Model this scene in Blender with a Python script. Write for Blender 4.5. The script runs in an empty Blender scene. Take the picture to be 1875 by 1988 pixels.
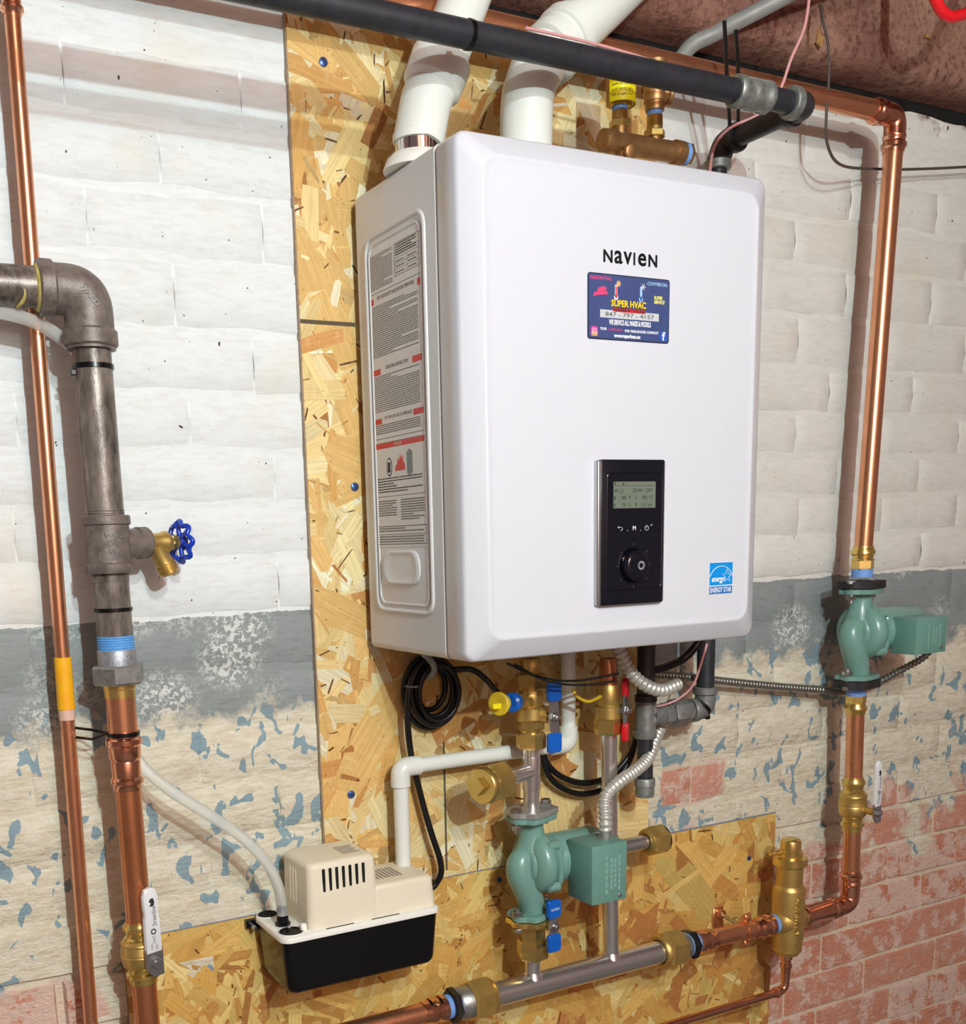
import bpy, bmesh, math, random
from math import sin, cos, pi, radians, sqrt
from mathutils import Vector, Matrix, Euler

random.seed(7)
sc = bpy.context.scene
col = sc.collection

# ------------------------------------------------------------------ camera
IW, IH = 1875.0, 1988.0
CAM = Vector((-0.7831, -1.6375, 0.1764))
ROT = Euler((1.3743, 0.0321, -0.4826), 'XYZ')
FPX, PCX, PCY = 2092.3, 779.2, 1462.2
cd = bpy.data.cameras.new('camera')
cam = bpy.data.objects.new('camera', cd); col.objects.link(cam)
cam.location = CAM; cam.rotation_euler = ROT
cd.sensor_fit = 'HORIZONTAL'; cd.sensor_width = 36.0
cd.lens = FPX / IW * 36.0
cd.shift_x = (IW / 2 - PCX) / IW
cd.shift_y = (PCY - IH / 2) / IW
cd.clip_start = 0.02
sc.camera = cam
RM = ROT.to_matrix()

# ------------------------------------------------------------------ world, lamps, exposure
w = bpy.data.worlds.new('world'); sc.world = w; w.use_nodes = True
w.node_tree.nodes['Background'].inputs[0].default_value = (1.0, 0.66, 0.61, 1)
w.node_tree.nodes['Background'].inputs[1].default_value = 0.17
def lamp(name, loc, power, size, color):
    l = bpy.data.lights.new(name, 'POINT'); l.energy = power; l.shadow_soft_size = size; l.color = color
    o = bpy.data.objects.new(name, l); col.objects.link(o); o.location = loc
    return o
lamp('work_lamp_low', (-0.36, -2.45, 0.88), 112, 0.020, (0.74, 0.97, 1.0))
lamp('work_lamp_high', (-0.36, -2.45, 1.28), 72, 0.020, (0.74, 0.97, 1.0))
lamp('warm_fill_lamp', (-0.15, -2.6, 1.22), 52, 0.30, (1.0, 0.70, 0.64))  # unseen soft lamp, added as warm fill for the shadows
sc.view_settings.view_transform = 'Standard'
try: sc.view_settings.look = 'None'
except Exception: pass
sc.view_settings.gamma = 1.0
sc.view_settings.use_curve_mapping = False
sc.view_settings.exposure = 0.0
sc.cycles.use_denoising = True
sc.cycles.max_bounces = 6
sc.cycles.diffuse_bounces = 2
sc.cycles.glossy_bounces = 3
sc.cycles.adaptive_threshold = 0.05
sc.cycles.adaptive_min_samples = 10
sc.cycles.transmission_bounces = 8
sc.cycles.transparent_max_bounces = 8

# ------------------------------------------------------------------ picture point -> place at a known plane
def _ray(px, py): return RM @ Vector(((px - PCX) / FPX, -(py - PCY) / FPX, -1.0))
def P(px, py, y):
    d = _ray(px, py); return CAM + d * ((y - CAM.y) / d.y)
def PX(px, py, x):
    d = _ray(px, py); return CAM + d * ((x - CAM.x) / d.x)
def PZ(px, py, z):
    d = _ray(px, py); return CAM + d * ((z - CAM.z) / d.z)
def scale_at(p): return FPX / -((RM.transposed() @ (p - CAM)).z)
def V(*a): return Vector(a)

# ------------------------------------------------------------------ materials
def lin(c):
    def f(v):
        v /= 255.0
        return v / 12.92 if v <= 0.04045 else ((v + 0.055) / 1.055) ** 2.4
    return tuple(f(v) for v in c) + (1.0,)
MATS = {}
class NT:
    def __init__(s, name):
        s.m = bpy.data.materials.new(name); s.m.use_nodes = True
        s.t = s.m.node_tree; s.n = s.t.nodes; s.b = s.n['Principled BSDF']
    def new(s, t, **kw):
        n = s.n.new(t)
        for k, v in kw.items(): setattr(n, k, v)
        return n
    def link(s, a, b): s.t.links.new(a, b)
    def val(s, sock, v):
        if hasattr(v, 'is_output') or hasattr(v, 'links'): s.link(v, sock)
        else: sock.default_value = v
    def math(s, op, a, b=0.0, c=None, clamp=False):
        n = s.new('ShaderNodeMath', operation=op); n.use_clamp = clamp
        s.val(n.inputs[0], a); s.val(n.inputs[1], b)
        if c is not None: s.val(n.inputs[2], c)
        return n.outputs[0]
    def mix(s, f, a, b, mode='MIX'):
        n = s.new('ShaderNodeMix', data_type='RGBA', blend_type=mode)
        s.val(n.inputs[0], f); s.val(n.inputs[6], a); s.val(n.inputs[7], b)
        return n.outputs[2]
    def ramp(s, f, stops):
        n = s.new('ShaderNodeValToRGB'); e = n.color_ramp.elements
        while len(e) < len(stops): e.new(0.5)
        for i, (p, c) in enumerate(stops):
            e[i].position = p; e[i].color = c if not isinstance(c, (int, float)) else (c, c, c, 1)
        s.val(n.inputs[0], f); return n.outputs[0]
    def noise(s, vec, scale, detail=4, rough=0.55, dist=0.0, out=0):
        n = s.new('ShaderNodeTexNoise'); s.val(n.inputs['Vector'], vec)
        n.inputs['Scale'].default_value = scale; n.inputs['Detail'].default_value = detail
        n.inputs['Roughness'].default_value = rough; n.inputs['Distortion'].default_value = dist
        return n.outputs[out]
    def voro(s, vec, scale, feature='F1', out='Distance'):
        n = s.new('ShaderNodeTexVoronoi', feature=feature); s.val(n.inputs['Vector'], vec)
        n.inputs['Scale'].default_value = scale
        return n.outputs[out]
    def mapv(s, vec, sc_=(1, 1, 1), rot=(0, 0, 0), loc=(0, 0, 0)):
        n = s.new('ShaderNodeMapping'); s.val(n.inputs[0], vec)
        n.inputs['Scale'].default_value = sc_; n.inputs['Rotation'].default_value = rot; n.inputs['Location'].default_value = loc
        return n.outputs[0]
    def bump(s, h, strength=0.3, dist=0.002):
        n = s.new('ShaderNodeBump'); s.val(n.inputs['Height'], h)
        n.inputs['Strength'].default_value = strength; n.inputs['Distance'].default_value = dist
        s.link(n.outputs[0], s.b.inputs['Normal'])
    def pos(s): return s.new('ShaderNodeNewGeometry').outputs['Position']
def mat(name, rgb, rough=0.5, metal=0.0, var=0.0, vs=40, bump=0.0, bs=120, coat=0.0, spec=None, dark=None, stretch=None, rv=0.0):
    """plain procedural material: sRGB colour, noise variation towards `dark`, noise relief"""
    if name in MATS: return MATS[name]
    t = NT(name); b = t.b
    b.inputs['Roughness'].default_value = rough; b.inputs['Metallic'].default_value = metal
    b.inputs['Coat Weight'].default_value = coat; b.inputs['Coat Roughness'].default_value = 0.08
    if spec is not None: b.inputs['Specular IOR Level'].default_value = spec
    c = lin(rgb)
    pos = t.pos()
    if stretch: pos = t.mapv(pos, stretch)
    if var:
        d = lin(dark) if dark else tuple(v * 0.55 for v in c[:3]) + (1,)
        nz = t.noise(pos, vs, 5, 0.6)
        f = t.ramp(nz, [(0.38, 0.0), (0.68, 1.0)])
        t.link(t.mix(t.math('MULTIPLY', f, var), c, d), b.inputs['Base Color'])
        if rv: t.link(t.math('MULTIPLY_ADD', nz, rv, rough - rv / 2), b.inputs['Roughness'])
    else: b.inputs['Base Color'].default_value = c
    if bump: t.bump(t.noise(pos, bs, 4, 0.6), bump, 0.001)
    MATS[name] = t.m
    return t.m

mat('copper', (240, 172, 130), 0.26, 0.9, 0.35, 18, dark=(206, 126, 90), rv=0.15)
mat('copper_dull', (226, 152, 106), 0.32, 0.9, 0.5, 14, dark=(184, 108, 70), stretch=(1, 1, .35), rv=0.15)
mat('copper_bright', (240, 178, 146), 0.17, 1.0, 0.3, 30, dark=(206, 124, 92))
mat('brass', (234, 204, 122), 0.24, 0.9, 0.25, 50, dark=(200, 160, 84))
mat('brass_cast', (220, 186, 110), 0.38, 0.82, 0.35, 60, 0.15, 600, dark=(184, 146, 82))
mat('bronze', (196, 152, 102), 0.46, 0.85, 0.4, 60, 0.2, 700, dark=(136, 92, 52))
mat('steel', (232, 230, 228), 0.24, 0.92, 0.25, 60, dark=(178, 178, 178), stretch=(.15, 1, 1))
mat('steel_v', (232, 230, 228), 0.24, 0.92, 0.25, 60, dark=(178, 178, 178), stretch=(1, 1, .15))
mat('zinc', (178, 178, 174), 0.42, 0.85, 0.5, 120, 0.1, 500, dark=(120, 122, 122))
mat('zinc_rough', (186, 186, 192), 0.5, 0.7, 0.7, 400, 0.3, 700, dark=(120, 122, 130))
mat('galv', (166, 168, 162), 0.5, 0.6, 0.6, 90, 0.2, 400, dark=(104, 106, 102))
mat('iron', (142, 130, 120), 0.34, 0.3, 1.0, 60, 0.35, 420, dark=(66, 56, 50), stretch=(1, 1, .35))
mat('iron_cast', (134, 122, 114), 0.44, 0.25, 0.7, 70, 0.5, 420, dark=(84, 72, 66))
mat('black_pipe', (54, 54, 60), 0.42, 0.15, 0.6, 60, 0.08, 300, dark=(34, 34, 38))
mat('black_fitting', (62, 60, 60), 0.45, 0.3, 0.5, 80, 0.3, 500, dark=(38, 36, 36))
mat('grey_iron', (142, 140, 136), 0.48, 0.35, 0.5, 70, 0.3, 500, dark=(78, 76, 74))
mat('black_flange', (48, 44, 44), 0.6, 0.1, 0.5, 120, 0.5, 700, dark=(26, 24, 24))
mat('black_plastic', (10, 11, 14), 0.26, 0.0, spec=0.4)
mat('black_rubber', (16, 16, 20), 0.38)
mat('tank_black', (9, 11, 16), 0.2, 0.0, 0.4, 18, 0.05, 260, spec=0.5)
mat('cream_plastic', (240, 228, 204), 0.5, 0.0, 0.12, 60, 0.04, 900, dark=(226, 210, 180))
mat('white_rim', (246, 242, 232), 0.4)
mat('pvc', (236, 236, 228), 0.3, 0.0, 0.15, 10, dark=(222, 220, 210))
mat('boiler_white', (222, 222, 229), 0.32, coat=0.15)
mat('boiler_side', (222, 219, 218), 0.36, coat=0.1)
mat('seam_dark', (96, 84, 78), 0.7)
mat('paper', (226, 220, 214), 0.6)
mat('ink', (52, 48, 48), 0.7)
mat('ink_soft', (112, 106, 104), 0.7)
mat('red_print', (216, 52, 52), 0.5)
mat('grey_print', (116, 128, 130), 0.5)
mat('logo_black', (12, 12, 14), 0.4)
mat('card_edge', (34, 40, 66), 0.45)
mat('card', (66, 80, 130), 0.45, 0, 0.25, 30, dark=(54, 66, 112))
mat('card_white', (240, 240, 244), 0.5)
mat('card_grey', (208, 208, 210), 0.5)
mat('card_blue', (170, 206, 240), 0.5)
mat('card_pink', (238, 70, 120), 0.5)
mat('card_red', (232, 30, 50), 0.5)
mat('card_yellow', (250, 206, 50), 0.5)
mat('card_lemon', (240, 232, 110), 0.5)
mat('ig_pink', (226, 60, 150), 0.5)
mat('ig_orange', (250, 180, 120), 0.5)
mat('fb_blue', (40, 90, 200), 0.5)
mat('es_blue', (0, 150, 232), 0.4)
mat('es_dark', (0, 110, 190), 0.4)
mat('panel_black', (16, 18, 28), 0.22, spec=0.5)
mat('panel_gloss', (14, 16, 26), 0.12, spec=0.6)
mat('silver', (190, 190, 192), 0.25, 0.9)
mat('mirror', (226, 226, 228), 0.06, 1.0)
mat('lcd', (116, 124, 108), 0.3)
mat('lcd_ink', (56, 64, 54), 0.5)
mat('icon_white', (226, 228, 232), 0.4)
mat('icon_dim', (96, 98, 106), 0.4)
mat('pump_green', (122, 164, 152), 0.30, 0.0, 0.2, 25, 0.12, 320, dark=(106, 146, 136), coat=0.25)
mat('pump_box', (112, 156, 144), 0.4, 0.0, 0.15, 30, 0.05, 500, dark=(86, 140, 128))
mat('pump_print', (136, 178, 164), 0.5)
mat('blue_tape', (126, 170, 236), 0.55, 0, 0.4, 200, dark=(96, 140, 216))
mat('blue_tape_deep', (86, 152, 222), 0.55, 0, 0.5, 300, 0.4, 400, dark=(120, 190, 240))
mat('blue_rubber', (10, 98, 200), 0.35, coat=0.2)
mat('blue_wheel', (10, 62, 190), 0.25, coat=0.4)
mat('red_rubber', (226, 22, 34), 0.4)
mat('yellow_tag', (232, 196, 40), 0.45)
mat('yellow_label', (255, 232, 10), 0.45)
mat('orange_tape', (255, 190, 20), 0.5, 0, 0.6, 60, dark=(255, 160, 20))
mat('pale_tape', (230, 190, 172), 0.5)
mat('white_lever', (240, 238, 240), 0.3, coat=0.2)
mat('conduit', (218, 214, 204), 0.4, 0.45, 0.3, 120, dark=(170, 164, 154))
mat('conduit_dark', (150, 148, 142), 0.35, 0.8, 0.3, 120, dark=(90, 88, 84))
mat('grey_conduit', (156, 154, 150), 0.5, 0.1, 0.4, 40, dark=(120, 118, 114))
mat('pink_wire', (226, 160, 158), 0.5)
mat('brown_wire', (86, 74, 66), 0.5)
mat('dark_wire', (40, 36, 36), 0.5)
mat('red_cable', (250, 30, 40), 0.35)
mat('screw_blue', (70, 96, 158), 0.35, 0.5)
mat('screw_steel', (190, 190, 190), 0.3, 1.0)
mat('dope_yellow', (208, 192, 120), 0.6, 0, 0.7, 120, 0.5, 300, dark=(176, 150, 60))
mat('dark_gap', (16, 12, 12), 0.9)
mat('bracket_black', (22, 20, 20), 0.4)
mat('label_grey', (150, 146, 136), 0.6)
mat('plate_grey', (190, 188, 186), 0.38, 0.6, 0.2, 90, dark=(140, 136, 132))

def tubing_mat():
    t = NT('clear_tubing'); b = t.b
    b.inputs['Base Color'].default_value = (0.93, 0.94, 0.9, 1)
    b.inputs['Roughness'].default_value = 0.25; b.inputs['Transmission Weight'].default_value = 0.55
    b.inputs['IOR'].default_value = 1.25; b.inputs['Alpha'].default_value = 0.72
    MATS['clear_tubing'] = t.m
tubing_mat()

def osb_mat():
    t = NT('osb_strands')
    a = t.new('ShaderNodeAttribute', attribute_name='Col').outputs['Color']
    uv = t.new('ShaderNodeUVMap').outputs[0]
    g = t.noise(t.mapv(uv, (9, 260, 1)), 1.0, 4, 0.65)
    g2 = t.noise(t.mapv(uv, (90, 30, 1)), 1.0, 3, 0.6)
    f = t.ramp(g, [(0.35, 0.0), (0.72, 1.0)])
    c = t.mix(t.math('MULTIPLY', f, 0.42), a, lin((158, 104, 44)))
    c = t.mix(t.math('MULTIPLY', t.ramp(g2, [(0.55, 0.0), (0.8, 1.0)]), 0.3), c, lin((255, 236, 186)))
    fl = t.noise(t.mapv(t.pos(), (1, 1, 1)), 150, 2, 0.5)
    c = t.mix(t.math('MULTIPLY', t.ramp(fl, [(0.68, 0.0), (0.74, 1.0)]), 0.5), c, lin((92, 56, 26)))
    t.link(c, t.b.inputs['Base Color']); t.b.inputs['Roughness'].default_value = 0.55
    t.b.inputs['Specular IOR Level'].default_value = 0.3
    t.bump(g, 0.25, 0.0006)
    MATS['osb'] = t.m
osb_mat()
mat('osb_core', (196, 150, 88), 0.7, 0, 0.8, 160, 0.6, 300, dark=(120, 78, 38))
mat('osb_edge', (190, 170, 150), 0.8, 0, 0.6, 200, 0.3, 300, dark=(140, 112, 96))
mat('edge_paint', (148, 156, 170), 0.7, 0, 0.6, 60, 0.2, 200, dark=(110, 130, 150))
mat('pencil', (96, 84, 66), 0.9)

# painted masonry: the coats of paint, their chips and the bare brick follow the height on the wall
def wall_mat(name, bare, bare2, groove):
    t = NT(name); p = t.pos()
    sep = t.new('ShaderNodeSeparateXYZ'); t.link(p, sep.inputs[0])
    x, z = sep.outputs['X'], sep.outputs['Z']
    big = t.noise(p, 5.0, 2, 0.6); mid = t.noise(p, 22.0, 4, 0.6); fine = t.noise(p, 150, 2, 0.6)
    drag = t.noise(t.mapv(p, (30, 30, 140)), 1.0, 3, 0.65)
    # upper coat: off-white, a little warmer to the right
    warm = t.ramp(t.math('MULTIPLY_ADD', x, 0.5, 0.1), [(0.0, 0.0), (1.0, 1.0)])
    white = t.mix(warm, lin((234, 236, 236)), lin((232, 224, 212)))
    white = t.mix(t.math('MULTIPLY', t.ramp(drag, [(0.45, 0.0), (0.75, 1.0)]), 0.35), white, lin((206, 198, 186)))
    white = t.mix(t.math('MULTIPLY', t.ramp(big, [(0.55, 0.0), (0.72, 1.0)]), 0.35), white, lin((226, 208, 176)))
    speck = t.noise(p, 75, 2, 0.7)
    white = t.mix(t.ramp(speck, [(0.735, 0.0), (0.755, 1.0)]), white, lin((74, 58, 52)))
    # soot and loose mortar along the very top
    dirt = t.math('ADD', t.math('MULTIPLY_ADD', z, 14.0, -13.75), t.math('MULTIPLY_ADD', mid, 2.4, -1.2))
    white = t.mix(t.ramp(dirt, [(0.1, 0.0), (0.5, 1.0)]), white, lin((172, 148, 142)))
    white = t.mix(t.ramp(t.math('ADD', dirt, t.math('MULTIPLY_ADD', speck, 5.0, -3.2)), [(0.2, 0.0), (0.4, 1.0)]), white, lin((58, 40, 40)))
    # lower coat: cream with blue-grey chips
    cream = t.mix(t.ramp(drag, [(0.4, 0.0), (0.75, 1.0)]), lin((230, 222, 202)), lin((206, 190, 160)))
    ch = t.noise(t.mapv(p, (1.15, 1, 0.85)), 27.0, 2, 0.5, 0.5)
    ch2 = big
    chip = t.ramp(t.math('ADD', ch, t.math('MULTIPLY_ADD', ch2, 0.35, -0.175)), [(0.595, 0.0), (0.61, 1.0)])
    cream = t.mix(chip, cream, t.mix(big, lin((128, 152, 162)), lin((150, 172, 180))))
    # bare brick shows towards the floor
    ex = t.math('ADD', t.math('MULTIPLY_ADD', z, -2.6, -1.30), t.math('MULTIPLY_ADD', mid, 1.3, -0.65))
    ex = t.math('ADD', ex, t.math('MULTIPLY_ADD', big, 2.6, -1.3))
    ex = t.math('ADD', ex, t.math('MULTIPLY_ADD', x, 0.34, -0.34))
    for cx_, cz_, sx_, sz_ in ((0.745, -0.335, 0.085, 0.040), (-0.56, -0.515, 0.115, 0.045), (1.395, 0.26, 0.03, 0.022)):
        dx_ = t.math('DIVIDE', t.math('ABSOLUTE', t.math('SUBTRACT', x, cx_)), sx_); dz_ = t.math('DIVIDE', t.math('ABSOLUTE', t.math('SUBTRACT', z, cz_)), sz_)
        d_ = t.math('SUBTRACT', 1.25, t.math('MAXIMUM', dx_, dz_), clamp=True)
        ex = t.math('ADD', ex, t.math('MULTIPLY', d_, 1.5))
    bmix = t.ramp(t.math('ADD', t.math('MULTIPLY', mid, 0.6), t.math('MULTIPLY', fine, 0.4)), [(0.36, 0.0), (0.6, 1.0)])
    rnd_ = t.new('ShaderNodeObjectInfo').outputs['Random']
    brick = t.mix(bmix, lin(bare), lin(bare2))
    brick = t.mix(t.math('MULTIPLY', rnd_, 0.7), brick, lin((196, 118, 88) if not groove else bare2))
    wash = t.ramp(t.math('ADD', t.math('MULTIPLY_ADD', fine, 0.22, t.math('MULTIPLY', mid, 0.78)), t.math('MULTIPLY_ADD', rnd_, 0.16, -0.08)), [(0.48, 0.0), (0.56, 1.0)])
    brick = t.mix(t.math('MULTIPLY', wash, 0.78), brick, lin((226, 200, 186)))
    low = t.mix(t.ramp(ex, [(-0.05, 0.0), (0.22, 1.0)]), cream, brick)
    # one brick by the board edge and one at the lower left have lost their paint earlier
    # grey stripe between the coats
    edge = t.math('MULTIPLY_ADD', mid, 0.018, -0.009)
    zz = t.math('ADD', z, edge)
    up = t.math('GREATER_THAN', zz, 0.0665)
    edge2 = t.math('MULTIPLY_ADD', mid, 0.12, -0.06)
    dn = t.ramp(t.math('MULTIPLY_ADD', t.math('ADD', z, edge2), 20.0, 2.2), [(0.2, 0.0), (0.7, 1.0)])
    gn = big
    grey = t.mix(gn, lin((138, 142, 142)), lin((156, 162, 160)))
    grey = t.mix(t.math('MULTIPLY', t.ramp(drag, [(0.5, 0.0), (0.8, 1.0)]), 0.4), grey, lin((104, 108, 110)))
    spl = t.voro(t.mapv(p, (1, 1, 1.15)), 7.6)
    spm = t.ramp(spl, [(0.26, 1.0), (0.5, 0.0)])
    flk = t.ramp(t.noise(t.mapv(p, (1, 1, 1), (0, 0.6, 0)), 105, 2, 0.75, 0.8), [(0.49, 0.0), (0.56, 1.0)])
    grey = t.mix(t.math('MULTIPLY', t.math('MULTIPLY', spm, flk), 0.9), grey, lin((222, 222, 216)))
    c = t.mix(dn, low, grey)
    c = t.mix(up, c, white)
    t.link(c, t.b.inputs['Base Color'])
    t.b.inputs['Roughness'].default_value = 0.62; t.b.inputs['Specular IOR Level'].default_value = 0.3
    rough_low = t.ramp(t.math('MULTIPLY_ADD', z, -3.0, 0.2), [(0.0, 0.28), (1.0, 1.0)])
    h = t.math('ADD', t.noise(p, 48, 4, 0.68), t.math('MULTIPLY', drag, 0.5))
    h = t.math('MULTIPLY', h, rough_low)
    t.bump(h, 0.85, 0.006)
    MATS[name] = t.m
wall_mat('brick_wall', (214, 144, 112), (208, 160, 144), 0)
wall_mat('mortar_wall', (232, 214, 190), (214, 192, 168), 1)

def timber_mat():
    t = NT('rough_timber'); p = t.pos()
    n1 = t.noise(t.mapv(p, (2.5, 12, 12)), 1.0, 6, 0.7); n2 = t.noise(p, 70, 5, 0.7); n3 = t.noise(p, 6, 4, 0.6)
    c = t.mix(t.ramp(n3, [(0.35, 0.0), (0.65, 1.0)]), lin((146, 100, 88)), lin((178, 136, 116)))
    c = t.mix(t.ramp(n2, [(0.45, 0.0), (0.7, 1.0)]), c, lin((98, 60, 52)))
    c = t.mix(t.math('MULTIPLY', t.ramp(n1, [(0.5, 0.0), (0.7, 1.0)]), 0.4), c, lin((180, 132, 112)))
    t.link(c, t.b.inputs['Base Color']); t.b.inputs['Roughness'].default_value = 0.85
    t.b.inputs['Specular IOR Level'].default_value = 0.15
    t.bump(t.math('ADD', n2, t.math('MULTIPLY', n1, 1.2)), 0.9, 0.006)
    MATS['timber'] = t.m
timber_mat()
mat('bounce_wall_tint', (196, 158, 144), 0.8, 0, 0.5, 6, dark=(160, 116, 100))  # salmon tone picked to tint the light this wall bounces
mat('floor_concrete', (120, 110, 104), 0.85, 0, 0.5, 8, 0.3, 60, dark=(86, 78, 74))

# ------------------------------------------------------------------ mesh helpers
def frame(axis):
    a = Vector(axis).normalized()
    u = a.cross(Vector((0, 0, 1)))
    if u.length < 1e-4: u = Vector((1, 0, 0))
    u.normalize(); v = a.cross(u).normalized()
    return u, v, a
class MB:
    def __init__(s): s.v = []; s.f = []
    def add(s, vs, fs):
        o = len(s.v); s.v += [Vector(q) for q in vs]; s.f += [tuple(i + o for i in g) for g in fs]; return s
    def rings(s, rings, closed_ring=True, cap=True):
        n = len(rings[0]); vs = [q for r in rings for q in r]; fs = []
        for k in range(len(rings) - 1):
            for i in range(n if closed_ring else n - 1):
                j = (i + 1) % n
                fs.append((k * n + i, k * n + j, (k + 1) * n + j, (k + 1) * n + i))
        if cap:
            fs.append(tuple(reversed(range(n)))); fs.append(tuple((len(rings) - 1) * n + i for i in range(n)))
        return s.add(vs, fs)
    def lathe(s, o, axis, prof, seg=28, rot=0.0, cap=True):
        """profile [(distance along axis, radius), ...] turned about the axis"""
        u, v, a = frame(axis); o = Vector(o)
        R = [[o + a * h + (u * cos(2 * pi * i / seg + rot) + v * sin(2 * pi * i / seg + rot)) * max(r, 1e-5) for i in range(seg)] for h, r in prof]
        return s.rings(R, True, cap)
    def cyl(s, a, b, r, seg=24): 
        a, b = Vector(a), Vector(b); return s.lathe(a, b - a, [(0, r), ((b - a).length, r)], seg)
    def hex(s, o, axis, r, h, rot=0.0, ch=0.12, n=6):
        k = h * ch
        return s.lathe(o, axis, [(0, r * 0.93), (k, r), (h - k, r), (h, r * 0.93)], n, rot)
    def tube(s, pts, r, seg=16, cap=True):
        pts = [Vector(q) for q in pts]; n = len(pts)
        rr = r if isinstance(r, (list, tuple)) else [r] * n
        T = []
        for i in range(n):
            d = pts[min(i + 1, n - 1)] - pts[max(i - 1, 0)]
            T.append(d.normalized() if d.length > 1e-9 else Vector((0, 0, 1)))
        u, v, _ = frame(T[0]); R = []
        for i in range(n):
            u = (u - T[i] * u.dot(T[i]))
            u.normalize(); v = T[i].cross(u)
            R.append([pts[i] + (u * cos(2 * pi * k / seg) + v * sin(2 * pi * k / seg)) * rr[i] for k in range(seg)])
        return s.rings(R, True, cap)
    def box(s, lo, hi, bev=0.0, seg=2, M=None):
        lo, hi = Vector(lo), Vector(hi)
        bm = bmesh.new(); bmesh.ops.create_cube(bm, size=1.0)
        sz = hi - lo; c = (lo + hi) / 2
        for q in bm.verts: q.co = Vector((q.co.x * sz.x, q.co.y * sz.y, q.co.z * sz.z)) + c
        if bev > 0: bmesh.ops.bevel(bm, geom=bm.edges[:], offset=bev, segments=seg, affect='EDGES', profile=0.5)
        if M: bmesh.ops.transform(bm, matrix=M, verts=bm.verts)
        bm.verts.index_update()
        s.add([q.co.copy() for q in bm.verts], [tuple(q.index for q in g.verts) for g in bm.faces]); bm.free()
        return s
    def prism(s, poly, o, u, v, depth):
        """polygon [(a,b)] in the u,v plane at o, extruded along u x v by depth"""
        o, u, v = Vector(o), Vector(u), Vector(v); n = u.cross(v).normalized()
        A = [o + u * a + v * b for a, b in poly]; B = [q + n * depth for q in A]
        return s.rings([A, B])
    def build(s, name, m, parent=None, smooth=True, angle=38):
        me = bpy.data.meshes.new(name); me.from_pydata([tuple(q) for q in s.v], [], s.f); me.update()
        bm = bmesh.new(); bm.from_mesh(me); bmesh.ops.recalc_face_normals(bm, faces=bm.faces); bm.to_mesh(me); bm.free()
        return link(name, me, m, parent, smooth, angle)
def link(name, me, m, parent=None, smooth=True, angle=38):
    me.materials.append(MATS[m])
    if smooth:
        me.polygons.foreach_set('use_smooth', [True] * len(me.polygons))
        me.set_sharp_from_angle(angle=radians(angle))
    o = bpy.data.objects.new(name, me); col.objects.link(o)
    if parent is not None:
        o.parent = parent; o.matrix_parent_inverse = Matrix.Translation(-root_loc(parent))
    return o
def root_loc(o): return LOC.get(o.name, Vector((0, 0, 0)))
LOC = {}
def thing(name, label, cat, loc, group=None, kind=None):
    o = bpy.data.objects.new(name, None); col.objects.link(o); o.location = loc; o.empty_display_size = 0.03
    LOC[o.name] = Vector(loc)
    tag(o, label, cat, group, kind); return o
def tag(o, label=None, cat=None, group=None, kind=None):
    if label: o['label'] = label
    if cat: o['category'] = cat
    if group: o['group'] = group
    if kind: o['kind'] = kind
    return o
def bend(pts, r, n=8):
    """polyline with rounded corners"""
    pts = [Vector(q) for q in pts]; out = [pts[0]]
    for i in range(1, len(pts) - 1):
        a, b, c = pts[i - 1], pts[i], pts[i + 1]
        d1 = (a - b).normalized(); d2 = (c - b).normalized()
        ang = d1.angle(d2); k = min(r / math.tan(ang / 2), (a - b).length * 0.49, (c - b).length * 0.49)
        p0 = b + d1 * k; p2 = b + d2 * k
        for j in range(n + 1):
            t = j / n; out.append(p0 * (1 - t) ** 2 + b * 2 * t * (1 - t) + p2 * t * t)
    out.append(pts[-1]); return out
def spline(pts, n=10):
    pts = [Vector(q) for q in pts]; q = [pts[0] * 2 - pts[1]] + pts + [pts[-1] * 2 - pts[-2]]; out = []
    for i in range(1, len(q) - 2):
        for j in range(n):
            t = j / n; a, b, c, d = q[i - 1], q[i], q[i + 1], q[i + 2]
            out.append(0.5 * ((2 * b) + (c - a) * t + (2 * a - 5 * b + 4 * c - d) * t * t + (3 * b - a - 3 * c + d) * t ** 3))
    out.append(pts[-1]); return out
def resample(pts, step):
    out = [pts[0]]; acc = 0.0
    for a, b in zip(pts, pts[1:]):
        L = (b - a).length
        if L < 1e-9: continue
        while acc + L >= step:
            k = (step - acc) / L; a = a + (b - a) * k; out.append(a.copy()); L = (b - a).length; acc = 0.0
            if L < 1e-9: break
        acc += L
    return out
def corrugated(path, r, pitch, depth, seg=14):
    ps = resample(path, pitch / 6); prof = [0.0, 0.75, 1.0, 1.0, 0.75, 0.0]
    return MB().tube(ps, [r - depth + depth * prof[i % 6] for i in range(len(ps))], seg)
FONT = None
def text_mesh(s, size, sx=1.0, weight=0.0, align='CENTER', extrude=0.0, shear=0.0, space=1.0):
    c = bpy.data.curves.new('t', 'FONT'); c.body = s; c.size = size; c.align_x = align; c.align_y = 'CENTER'
    c.offset = weight; c.extrude = extrude; c.shear = shear; c.space_character = space; c.resolution_u = 3
    o = bpy.data.objects.new('t', c); col.objects.link(o)
    dg = bpy.context.evaluated_depsgraph_get()
    me = bpy.data.meshes.new_from_object(o.evaluated_get(dg))
    bpy.data.objects.remove(o); bpy.data.curves.remove(c)
    me.transform(Matrix.Diagonal((sx, 1, 1, 1)))
    me.materials.clear()
    return me
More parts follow.
